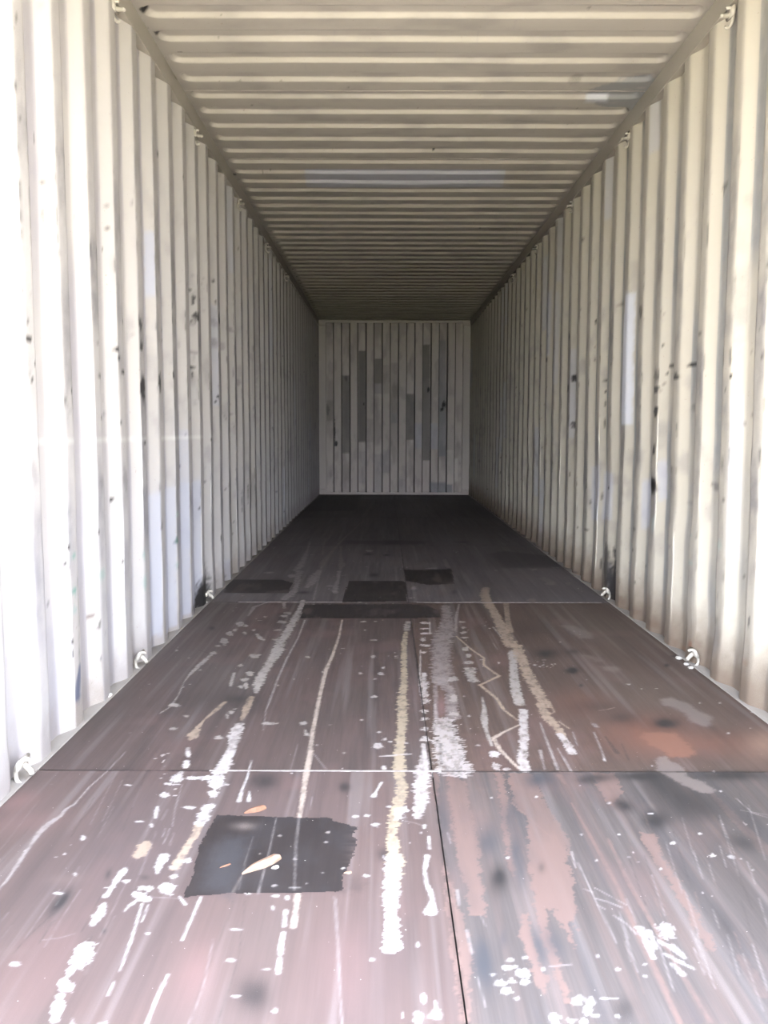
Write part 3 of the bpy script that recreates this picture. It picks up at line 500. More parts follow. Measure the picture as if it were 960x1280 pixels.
('L','K',.55,.5,((-1.17,4.713,.0023),(-1.03,4.709,.0029),(-.936,4.699,.0017))),
('L','K',.5,.5,((-.937,4.705,.0017),(-.406,4.728,.0029))),
('L','K2',.7,1.2,((-.0239,4.246,.0179),(-.0368,4.071,.0172))),
('L','T3',.95,1,((-.0398,4.029,.01),(-.0552,3.796,.0133),(-.0617,3.588,.0135),(-.0643,3.401,.0129),(-.0682,3.232,.0147),(-.0755,3.079,.0149),(-.0822,2.939,.0195),(-.0849,2.811,.0166),(-.0873,2.693,.0174),(-.096,2.585,.0147),(-.0979,2.484,.0142),(-.1,2.354,.0186))),
('P','W2',.85,.8,0,((.0891,4.217),(.0786,4.2),(.0567,4.203),(.0354,4.215),(.0361,4.23),(.0547,4.248),(.0754,4.245),(.0859,4.233))),
('P','W2',.85,.8,0,((.0788,4.095),(.0704,4.086),(.052,4.082),(.0342,4.089),(.035,4.107),(.0502,4.116),(.0676,4.121),(.0765,4.113))),
('P','W2',.85,.8,0,((.0845,3.995),(.0653,3.985),(.0454,3.986),(.0339,3.991),(.0323,4.008),(.0412,4.018),(.0633,4.017),(.0838,4.012))),
('P','W2',.85,.8,0,((.0521,3.865),(.0407,3.841),(.0317,3.847),(.0251,3.86),(.0278,3.894),(.0316,3.918),(.0425,3.912),(.0506,3.898))),
('P','W2',.85,.8,0,((.0615,3.763),(.047,3.749),(.0298,3.751),(.0217,3.761),(.0175,3.773),(.0271,3.787),(.0452,3.785),(.0635,3.775))),
('P','W2',.85,.8,0,((.0365,3.641),(.0337,3.632),(.0246,3.629),(.021,3.636),(.0165,3.656),(.0252,3.666),(.0329,3.669),(.0414,3.662))),
('P','W2',.85,.8,0,((.0276,3.173),(.0117,3.085),(.0014,3.092),(-.0085,3.162),(.0004,3.24),(.0087,3.337),(.0221,3.329),(.0238,3.252))),
('P','W2',.85,.8,0,((.0207,3.043),(.0088,3.025),(-.0022,3.014),(-.014,3.031),(-.0071,3.068),(-.0025,3.086),(.0108,3.098),(.0151,3.08))),
('P','W2',.85,.8,0,((.0169,2.956),(.006,2.939),(-.0071,2.927),(-.0125,2.945),(-.0145,2.977),(-.0072,2.995),(.0067,3.007),(.0196,2.988))),
('P','W2',.85,.8,0,((.0109,2.856),(-.0004,2.839),(-.01,2.843),(-.0214,2.855),(-.0157,2.871),(-.0114,2.888),(.0004,2.885),(.0047,2.872))),
('P','W2',.85,.8,0,((.005,2.775),(-.0046,2.767),(-.0133,2.764),(-.0234,2.77),(-.0183,2.788),(-.0148,2.796),(-.0043,2.798),(-.0003,2.792))),
('P','W2',.85,.8,0,((.0001,2.676),(-.0046,2.666),(-.0141,2.665),(-.0231,2.672),(-.0222,2.693),(-.014,2.703),(-.005,2.704),(-.0006,2.697))),
('P','W2',.85,.8,0,((.0013,2.584),(-.01,2.57),(-.0187,2.571),(-.0272,2.579),(-.0224,2.604),(-.0197,2.618),(-.0087,2.618),(-.0028,2.609))),
('L','W2',.85,.5,((.0172,3.69,.0028),(.0007,3.343,.0034))),
('L','W2',.85,.5,((-.001,3.343,.0034),(-.0105,3.079,.0031))),
('L','W2',.85,.5,((.0892,4.247,.0032),(.0773,3.989,.003))),
('L','W2',.85,.5,((-.0233,2.551,.0066),(-.0201,2.362,.0068))),
('L','W2',.85,.5,((.0385,2.94,.0045),(.0344,2.792,.0057))),
('L','PK',.75,.9,((.199,4.646,.023),(.186,4.248,.0317),(.154,4.031,.0452),(.116,3.761,.0471),(.103,3.525,.0443),(.084,3.288,.0399),(.0745,3.207,.0325))),
('L','PK',.75,.9,((.0763,3.233,.0327),(.108,3.08,.0196),(.097,2.94,.0225),(.0901,2.792,.0251))),
('L','PK',.7,.8,((.0515,3.155,.0088),(.0421,2.94,.009),(.0318,2.771,.0093))),
('L','W2',.8,.8,((.058,2.752,.0389),(.0546,2.657,.0412),(.0565,2.551,.0464),(.057,2.438,.0478),(.0587,2.348,.0494))),
('S','PR',.7,.0589,2.918,.016,.0001,-.0085,-.126),
('L','D',.4,1,((.0322,2.551,.0046),(.0234,2.392,.005))),
('L','PK',.8,.5,((.284,4.702,.0058),(.235,4.342,.0086),(.209,4.032,.006))),
('P','K2',.75,.6,0,((.281,4.241),(.264,4.228),(.25,4.231),(.24,4.238),(.242,4.257),(.249,4.27),(.265,4.266),(.279,4.259))),
('P','K2',.75,.6,0,((.268,4.12),(.259,4.107),(.247,4.1),(.243,4.114),(.24,4.13),(.248,4.142),(.26,4.149),(.272,4.136))),
('P','K2',.75,.6,0,((.26,4.014),(.25,4),(.235,3.992),(.231,4.007),(.227,4.025),(.237,4.039),(.251,4.047),(.265,4.033))),
('P','K2',.75,.6,0,((.255,3.916),(.252,3.908),(.236,3.903),(.228,3.911),(.223,3.923),(.238,3.932),(.25,3.937),(.261,3.928))),
('P','K2',.75,.6,0,((.239,3.701),(.231,3.68),(.218,3.67),(.215,3.692),(.211,3.717),(.222,3.739),(.235,3.75),(.246,3.727))),
('P','K2',.75,.6,0,((.238,3.589),(.228,3.566),(.219,3.567),(.217,3.586),(.216,3.605),(.223,3.629),(.233,3.627),(.241,3.608))),
('P','K2',.75,.6,0,((.24,3.479),(.23,3.467),(.211,3.466),(.192,3.473),(.196,3.498),(.211,3.51),(.23,3.511),(.238,3.503))),
('P','K2',.75,.6,0,((.153,3.237),(.135,3.218),(.12,3.205),(.107,3.225),(.116,3.258),(.121,3.277),(.139,3.29),(.146,3.27))),
('P','K2',.75,.6,0,((.128,2.998),(.118,2.971),(.106,2.957),(.0958,2.986),(.101,3.02),(.111,3.048),(.124,3.063),(.126,3.032))),
('P','K2',.75,.6,0,((.12,2.826),(.109,2.818),(.0928,2.815),(.0754,2.821),(.0807,2.839),(.0916,2.848),(.108,2.851),(.115,2.844))),
('L','K2',.75,1.2,((.208,3.389,.0256),(.206,3.289,.0183),(.211,3.229,.0204))),
('L','T',.9,.5,((.202,3.951,.0039),(.228,3.817,.0043),(.253,3.692,.0056),(.292,3.559,.0054),(.277,3.449,.0061),(.321,3.29,.0075),(.229,3.169,.0072),(.271,3.01,.0069),(.282,2.876,.0059),(.312,2.774,.005))),
('L','T2',.95,.5,((.311,2.725,.0035),(.25,2.659,.0055),(.207,2.604,.0081),(.216,2.503,.0072),(.235,2.424,.0057),(.252,2.361,.0062))),
('L','K2',.8,.5,((.22,3.021,.0031),(.213,2.897,.0074),(.198,2.773,.0135),(.193,2.677,.0062),(.194,2.539,.0053))),
('P','W2',.9,.6,0,((.204,2.461),(.199,2.447),(.188,2.45),(.185,2.457),(.181,2.48),(.193,2.494),(.202,2.491),(.212,2.483))),
('P','W2',.8,.6,0,((.2,2.367),(.188,2.35),(.178,2.355),(.173,2.365),(.174,2.384),(.181,2.401),(.192,2.396),(.202,2.385))),
('P','W2',.8,.6,0,((.225,2.351),(.216,2.347),(.207,2.347),(.202,2.349),(.203,2.358),(.207,2.363),(.217,2.363),(.225,2.36))),
('L','T',.9,.8,((.485,5.128,.019),(.464,4.761,.0235),(.458,4.492,.0234),(.453,4.251,.0264),(.446,3.953,.0326),(.446,3.764,.033))),
('L','K2',.95,.6,((.435,3.659,.0229),(.41,3.496,.0176),(.378,3.263,.019),(.357,3.082,.0219),(.349,2.938,.0188))),
('L','W2',.95,.7,((.349,2.873,.0169),(.334,2.774,.0157))),
('L','W2',.95,.7,((.331,2.754,.0142),(.315,2.659,.0151))),
('L','W2',.95,.7,((.313,2.637,.0157),(.292,2.52,.0131))),
('L','W2',.95,.7,((.288,2.503,.0163),(.271,2.424,.0139))),
('L','W2',.95,.7,((.273,2.416,.0158),(.268,2.349,.0154))),
('L','T',.7,.5,((.56,4.733,.0152),(.505,4.297,.0139),(.48,4.034,.0171))),
('L','T',.9,.9,((.469,3.771,.0275),(.452,3.533,.0238),(.44,3.259,.0241),(.44,3.079,.0228),(.444,2.917,.0157))),
('L','T',.9,.8,((.423,2.943,.0158),(.42,2.794,.0193),(.437,2.681,.0145),(.439,2.618,.0119))),
('L','W2',.95,.5,((.432,2.639,.0119),(.437,2.557,.0139),(.436,2.48,.0151))),
('L','T',.8,.5,((.462,2.969,.0044),(.458,2.855,.0034),(.44,2.837,.0034))),
('L','T',.8,.5,((.453,2.76,.0033),(.474,2.693,.0032))),
('P','W2',.85,.6,0,((-.149,2.528),(-.16,2.511),(-.172,2.51),(-.188,2.524),(-.183,2.539),(-.177,2.555),(-.162,2.557),(-.157,2.542))),
('P','W2',.85,.6,0,((-.15,3.311),(-.154,3.3),(-.163,3.302),(-.173,3.308),(-.174,3.327),(-.165,3.339),(-.156,3.337),(-.151,3.33))),
('P','W2',.85,.6,0,((-.145,3.397),(-.146,3.386),(-.153,3.384),(-.158,3.394),(-.161,3.404),(-.154,3.415),(-.148,3.417),(-.143,3.407))),
('P','W2',.85,.6,0,((-.171,3.019),(-.181,3.011),(-.19,3.006),(-.197,3.014),(-.196,3.027),(-.193,3.035),(-.183,3.04),(-.174,3.032))),
('P','W2',.85,.6,0,((-.188,3.574),(-.192,3.563),(-.201,3.556),(-.205,3.568),(-.21,3.586),(-.203,3.597),(-.195,3.605),(-.185,3.593))),
('P','W2',.85,.6,0,((-.237,3.32),(-.244,3.309),(-.249,3.31),(-.256,3.319),(-.253,3.328),(-.252,3.339),(-.245,3.338),(-.242,3.33))),
('P','W2',.85,.6,0,((-.157,2.653),(-.162,2.648),(-.167,2.645),(-.17,2.651),(-.17,2.658),(-.168,2.664),(-.163,2.666),(-.159,2.66))),
('P','W2',.85,.6,0,((-.137,2.587),(-.142,2.582),(-.146,2.578),(-.152,2.584),(-.15,2.592),(-.148,2.598),(-.142,2.601),(-.14,2.595))),
('P','W2',.85,.6,0,((-.139,2.36),(-.145,2.351),(-.15,2.353),(-.155,2.359),(-.153,2.369),(-.152,2.378),(-.146,2.376),(-.141,2.369))),
('P','W2',.85,.6,0,((-.239,4.248),(-.248,4.236),(-.26,4.235),(-.273,4.246),(-.269,4.256),(-.264,4.269),(-.251,4.27),(-.246,4.259))),
('P','W2',.85,.6,0,((-.181,3.866),(-.184,3.86),(-.198,3.856),(-.209,3.862),(-.214,3.873),(-.2,3.879),(-.188,3.883),(-.178,3.877))),
('P','W2',.85,.6,0,((.158,2.539),(.153,2.535),(.149,2.536),(.144,2.538),(.147,2.545),(.149,2.549),(.154,2.548),(.156,2.546))),
('P','W2',.85,.6,0,((.156,3.027),(.154,3.022),(.152,3.023),(.149,3.026),(.15,3.034),(.152,3.038),(.155,3.037),(.156,3.035))),
('P','W2',.85,.6,0,((.154,2.81),(.151,2.804),(.148,2.805),(.145,2.81),(.146,2.815),(.149,2.821),(.152,2.82),(.153,2.816))),
('P','W2',.85,.6,0,((.349,3.476),(.345,3.465),(.341,3.463),(.341,3.474),(.34,3.484),(.344,3.495),(.349,3.497),(.352,3.487))),
('P','W2',.85,.6,0,((-.177,3.242),(-.182,3.237),(-.186,3.233),(-.192,3.239),(-.189,3.247),(-.188,3.252),(-.183,3.256),(-.18,3.251))),
('P','W2',.85,.6,0,((-.22,2.768),(-.223,2.764),(-.227,2.765),(-.229,2.767),(-.231,2.772),(-.228,2.775),(-.224,2.774),(-.219,2.772))),
('P','W2',.85,.6,0,((-.236,4.065),(-.242,4.059),(-.246,4.055),(-.252,4.062),(-.25,4.072),(-.249,4.078),(-.243,4.082),(-.24,4.075))),
('P','W2',.85,.6,0,((.275,4.072),(.273,4.068),(.271,4.065),(.27,4.069),(.271,4.076),(.272,4.08),(.274,4.083),(.275,4.078))),
('L','K',.6,.5,((.365,3.818,.0019),(.371,3.7,.0019))),
('L','K2',.6,.5,((.407,4.139,.0052),(.421,3.914,.0029))),
('L','W2',.85,.5,((-.16,2.449,.0026),(-.123,2.456,.0038),(-.0795,2.472,.0026))),
('L','G',.7,.5,((-.313,4.74,.0023),(-.196,4.719,.0023),(-.0214,4.755,.0024))),
('L','K2',.6,1,((.0024,4.767,.0071),(.152,4.729,.0023),(.27,4.747,.0047),(.414,4.783,.0071))),
('L','K',.6,.5,((.413,4.771,.0018),(.689,4.74,.0023))),
('L','K',.65,.5,((.596,4.741,.0021),(.76,4.743,.0027),(.86,4.771,.0062),(.966,4.752,.0041),(1.166,4.788,.0021))),
('P','PATCH2',1,.5,0,((-1.198,5.477),(-.832,5.482),(-.747,5.365),(-.732,5.006),(-1.141,5.001))),
('P','PATCH2',1,.5,0,((-.391,5.438),(-.0261,5.443),(-.0012,5.375),(-.0093,4.766),(-.401,4.732),(-.398,5.052))),
('P','PATCH2',1,.5,0,((-.613,4.677),(-.0265,4.706),(.0955,4.678),(.162,4.522),(.16,4.35),(.0209,4.323),(-.603,4.317))),
('P','PATCH2',1,.5,0,((-.0123,5.904),(.0986,5.883),(.343,5.932),(.317,5.332),(.143,5.282),(.0935,5.329),(-.0087,5.424))),
('P','D',.6,.6,.04,((.703,6.666),(.85,6.838),(1.18,6.565),(1.163,6.07),(1.107,5.979),(.712,5.973),(.72,6.252))),
('P','D',.6,.6,.05,((-.153,7.523),(.23,7.46),(.22,7.258),(-.152,7.187))),
('P','D',.55,.6,.05,((-.509,7.493),(-.0069,7.467),(-.011,7.243),(-.526,7.235))),
('P','D',.6,.3,.05,((-1.146,12.717),(-.516,12.736),(-.519,10.312),(-1.196,10.188))),
('P','D',.25,.3,.05,((.46,12.732),(1.107,12.555),(1.06,9.598),(.463,9.584))),
('S','D',.7,-.649,5.033,.0412,.0005,.0052,-.0525),
('S','D',.6,-.279,6.641,.0406,.0006,.0014,-.0724),
('S','D',.7,-.219,5.664,.0347,.0005,.0012,-.0921),
('S','D',.6,-.13,6.598,.0269,.0004,-.0001,-.0537),
('S','D',.5,.551,7.397,.0723,.0013,-.0075,-.0806),
('S','D',.5,.285,5.061,.0174,.0002,-.0053,-.0635),
('L','G',.75,1,((-.387,9.238,.0056),(-.452,8.434,.0069),(-.509,7.82,.008),(-.547,7.344,.0135),(-.578,6.873,.014),(-.594,6.502,.0199),(-.615,6.248,.0255),(-.61,5.939,.0121))),
('L','K',.75,1,((-.821,7.396,.006),(-.794,6.869,.007),(-.779,6.499,.0199),(-.773,6.166,.0252),(-.774,5.937,.0267))),
('L','K',.75,1,((-.751,5.829,.0239),(-.737,5.527,.0204),(-.71,5.169,.0159),(-.722,4.954,.0306),(-.742,4.828,.0199))),
('L','K',.75,1,((-.611,5.867,.018),(-.629,5.593,.0344),(-.63,5.343,.0274),(-.644,5.198,.0128))),
('L','G',.75,1,((-.525,7.076,.0086),(-.5,6.592,.0081),(-.467,6.092,.0274),(-.467,5.869,.0072))),
('L','K',.75,1,((-.471,5.833,.0143),(-.457,5.467,.009),(-.461,5.257,.0183),(-.457,5.062,.0177))),
('L','G',.75,1,((-.694,7.631,.0078),(-.676,7.073,.0072),(-.647,6.59,.0094))),
('L','K',.75,1,((-.613,6.051,.0031),(-.582,5.227,.0043),(-.567,4.806,.004))),
('L','K',.75,1,((-.622,4.71,.0146),(-.622,4.619,.0143))),
('L','K',.75,1,((-.731,4.732,.0098),(-.711,4.573,.0094))),
('L','K',.75,1,((-.41,5.662,.0046),(-.498,5.594,.0034))),
('P','K',.7,.6,0,((-.242,6.816),(-.262,6.779),(-.288,6.783),(-.301,6.811),(-.309,6.843),(-.296,6.881),(-.269,6.877),(-.24,6.848))),
('P','K',.7,.6,0,((-.923,5.748),(-.936,5.729),(-.964,5.717),(-.998,5.738),(-.999,5.764),(-.979,5.784),(-.952,5.795),(-.935,5.774))),
('P','K',.7,.6,0,((-.775,5.847),(-.777,5.822),(-.792,5.826),(-.8,5.84),(-.813,5.882),(-.803,5.906),(-.79,5.903),(-.773,5.889))),
('P','K',.7,.6,0,((-.757,5.607),(-.769,5.559),(-.79,5.551),(-.805,5.596),(-.816,5.64),(-.811,5.69),(-.789,5.697),(-.761,5.651))),
('P','K',.7,.6,0,((-.475,5.247),(-.487,5.236),(-.502,5.232),(-.521,5.241),(-.517,5.266),(-.51,5.278),(-.493,5.281),(-.485,5.273))),
('P','K',.7,.6,0,((-.439,5.029),(-.44,4.999),(-.456,5.002),(-.468,5.02),(-.477,5.074),(-.464,5.105),(-.451,5.102),(-.439,5.084))),
('P','K',.7,.6,0,((-.304,4.827),(-.31,4.814),(-.326,4.817),(-.342,4.825),(-.343,4.84),(-.33,4.853),(-.316,4.849),(-.307,4.841))),
('L','G',.6,.5,((-.0571,4.717,.0029),(-.154,4.739,.0039),(-.308,4.705,.0015))),
('L','T',.85,.8,((.5,5.195,.0256),(.46,4.968,.027),(.453,4.76,.0294),(.449,4.595,.0228))),
('P','G',.5,.5,0,((.306,6.344),(.333,6.395),(.338,5.968),(.302,5.967))),
('P','K',.6,.6,0,((.239,5.95),(.218,5.938),(.185,5.93),(.149,5.941),(.156,5.964),(.18,5.975),(.214,5.984),(.228,5.972))),
('P','K',.6,.6,0,((.0558,5.161),(.0471,5.122),(.0349,5.128),(.0219,5.15),(.0262,5.218),(.0365,5.258),(.0491,5.253),(.054,5.229))),
('P','K',.6,.6,0,((.95,5.898),(.936,5.879),(.92,5.868),(.917,5.888),(.917,5.914),(.928,5.933),(.945,5.945),(.957,5.925))),
('P','G',.5,.6,0,((.981,5.343),(.956,5.308),(.926,5.297),(.902,5.331),(.915,5.366),(.94,5.401),(.971,5.412),(.976,5.377))),
('P','G',.5,.6,0,((.749,4.81),(.736,4.776),(.711,4.769),(.695,4.801),(.697,4.832),(.724,4.867),(.747,4.874),(.755,4.841))),
('P','G',.4,.6,0,((1.072,5.342),(1.054,5.303),(1.036,5.291),(1.039,5.33),(1.04,5.369),(1.059,5.409),(1.077,5.422),(1.085,5.381))),
('P','G',.4,.5,.02,((.947,5.601),(.991,5.413),(.942,5.304),(.896,5.546))),
]
LEFT_MARKS = [
('E','D',.8,2.448,1.213,.0208,.0066),
('E','D',.8,2.417,1.151,.0192,.0065),
('E','D',.8,2.427,1.257,.0205,.006),
('E','D',.8,2.46,1.191,.006,.011),
('E','D',.8,2.436,1.137,.0073,.0087),
('E','D',.8,2.404,1.099,.006,.006),
('E','D',.8,3.285,1.22,.0189,.007),
('E','D',.8,3.286,1.299,.017,.006),
('E','D',.8,3.231,1.305,.0129,.0103),
('E','D',.8,3.243,1.275,.0153,.0087),
('E','D',.8,3.024,1.196,.05,.0092),
('E','D',.8,3.01,1.299,.05,.006),
('E','D',.8,3.004,1.067,.0206,.006),
('E','D',.8,3.239,1.02,.0088,.0099),
('E','D',.8,3.018,1.045,.05,.006),
('E','D',.8,2.679,1.182,.006,.006),
('E','D',.8,2.737,1.123,.0066,.0073),
('E','D',.8,3.179,.729,.006,.006),
('E','D',.8,3.469,.771,.006,.006),
('L','D',.7,.5,((2.677,1.099,.003),(2.7,1.073,.0031),(2.74,1.045,.003))),
('L','D',.4,.5,((2.693,1.2,.003),(2.733,1.22,.003))),
('L','D',.5,.5,((2.466,.951,.003),(2.47,.875,.003))),
('E','DB',.35,2.427,.868,.026,.0439),
('E','B2',.35,2.435,1.013,.026,.0219),
('E','DB',.4,2.996,.807,.0238,.0271),
('E','DB',.5,3.266,.802,.0357,.0473),
('E','DB',.4,3.531,1.156,.0206,.126),
('E','GR',.75,2.714,.582,.0264,.0124),
('E','GR',.75,2.705,.463,.0236,.0149),
('E','GR2',.75,2.704,.402,.0259,.0124),
('E','D',.75,2.679,.639,.0065,.006),
('E','D',.75,2.678,.609,.0074,.006),
('E','DB',.75,2.679,.55,.006,.0148),
('E','D',.75,2.663,.56,.006,.006),
('E','GR2',.75,2.979,.468,.0288,.0246),
('E','D',.75,2.958,.625,.006,.006),
('E','D',.75,2.634,.236,.006,.006),
('E','D',.75,3.229,.478,.006,.006),
('E','D',.75,2.677,.295,.0077,.0101),
('E','D',.75,2.678,.325,.006,.0075),
('E','D',.75,2.676,.254,.006,.0151),
('E','DB',.75,2.949,.168,.006,.0166),
('E','DB',.75,3.013,.361,.0066,.0305),
('E','DB2',.35,2.44,.365,.05,.0361),
('E','DB2',.35,2.415,.215,.0105,.0135),
('E','G',.75,2.912,.33,.0181,.006),
('L','D',.9,.5,((2.736,.508,.003),(2.737,.398,.003),(2.732,.275,.0031),(2.727,.222,.0035))),
('P','DB3',.9,.4,.004,((2.725,.211),(2.74,.207),(2.726,.0969),(2.71,.0827),(2.677,.091),(2.687,.143))),
('L','D',.6,.5,((2.377,.553,.003),(2.388,.556,.003))),
('L','D',.6,.5,((2.639,.558,.003),(2.657,.56,.003))),
('E','D',.75,5.142,1.907,.0188,.0179),
('E','D',.75,4.874,1.868,.007,.011),
('E','D',.75,4.855,1.837,.007,.0085),
('E','D',.75,4.881,1.814,.006,.006),
('E','D',.75,4.607,1.619,.0213,.0202),
('E','D',.75,4.601,1.594,.0109,.0162),
('E','D',.75,4.637,1.615,.021,.0288),
('E','D',.75,4.593,1.697,.0141,.0201),
('E','D',.75,4.588,1.724,.013,.0121),
('E','D',.75,4.577,1.3,.0086,.0244),
('E','D',.75,4.562,1.335,.05,.0065),
('E','D',.75,5.165,1.776,.0089,.0091),
('E','D',.75,5.215,1.683,.0235,.0462),
('E','D',.75,4.915,.943,.0179,.0089),
('E','D',.75,5.171,1.202,.0077,.0185),
('E','D',.75,5.149,1.178,.0127,.0074),
('E','D',.75,4.069,1.265,.0095,.0218),
('E','D',.75,3.814,1.214,.0245,.0477),
('E','D',.75,3.537,1.435,.0255,.0251),
('E','D',.75,3.54,1.349,.0261,.0252),
('E','D',.75,3.546,1.173,.033,.0635),
('E','D',.75,3.559,.944,.0156,.0096),
('E','D',.75,5.695,1.04,.0101,.0153),
('E','DB',.4,5.142,1.656,.05,.0317),
('E','DB',.5,5.139,1.529,.05,.0318),
('E','DB',.3,4.296,1.433,.0129,.0228),
('E','DB',.5,4.58,1.422,.05,.0081),
('E','DB',.3,4.59,1.39,.0163,.0244),
('E','DB',.5,5.687,1.676,.05,.02),
('E','DB',.4,4.86,1.679,.0116,.0256),
('E','DB',.4,5.975,1.341,.05,.0319),
('E','DB',.25,4.589,1.145,.0219,.0164),
('E','DB',.4,4.562,1.565,.05,.0121),
('E','DB',.3,4.591,1.837,.0216,.008),
('E','DB',.4,5.405,1.538,.05,.0287),
('E','DB',.5,5.717,1.387,.0116,.0406),
('E','DB',.4,6.551,1.364,.0085,.349),
('E','DB',.35,6.808,1.8,.05,.536),
('L','D',.6,.5,((5.201,1.138,.003),(5.421,1.096,.0046),(5.448,1.067,.0033))),
('L','DB',.6,.5,((5.453,1.282,.003),(5.492,1.215,.0053),(5.45,1.165,.003))),
('P','B2',.6,.4,.004,((3.712,.707),(3.793,.716),(3.781,.0506),(3.554,.0784))),
('P','B2',.6,.4,.004,((3.856,.723),(4.065,.724),(4.055,.0233),(3.825,.0475))),
('P','B2',.6,.4,.004,((4.128,.724),(4.345,.727),(4.337,.0214),(4.1,.0414))),
('P','B2',.6,.4,.004,((4.385,.72),(4.619,.723),(4.614,.0381),(4.364,.0548))),
('P','B2',.7,.4,.004,((3.732,1.869),(3.789,1.882),(3.786,1.595),(3.727,1.585))),
('E','GR3',.7,4.07,.451,.0181,.0163),
('E','GR2',.7,4.082,.581,.022,.0148),
('E','GR2',.7,4.066,.328,.0144,.0188),
('E','GR2',.7,3.512,.464,.0138,.0226),
('E','GR2',.7,3.513,.339,.0146,.0291),
('E','DB',.7,5.424,.616,.0081,.0119),
('E','D',.7,6.272,.523,.0081,.103),
('E','DB',.7,6.003,.477,.0063,.109),
('E','D',.7,5.18,.319,.0111,.0286),
('E','DB',.7,3.801,.554,.0171,.0277),
('E','G',.7,3.47,.773,.006,.0063),
('E','D',.7,4.607,.563,.0111,.006),
('E','D',.95,4.62,.03,.09,.13),
('E','D',.7,4.75,.05,.14,.18),
('E','D',.6,4.45,.04,.1,.06),
('E','D',.8,5.35,.03,.06,.05),
]
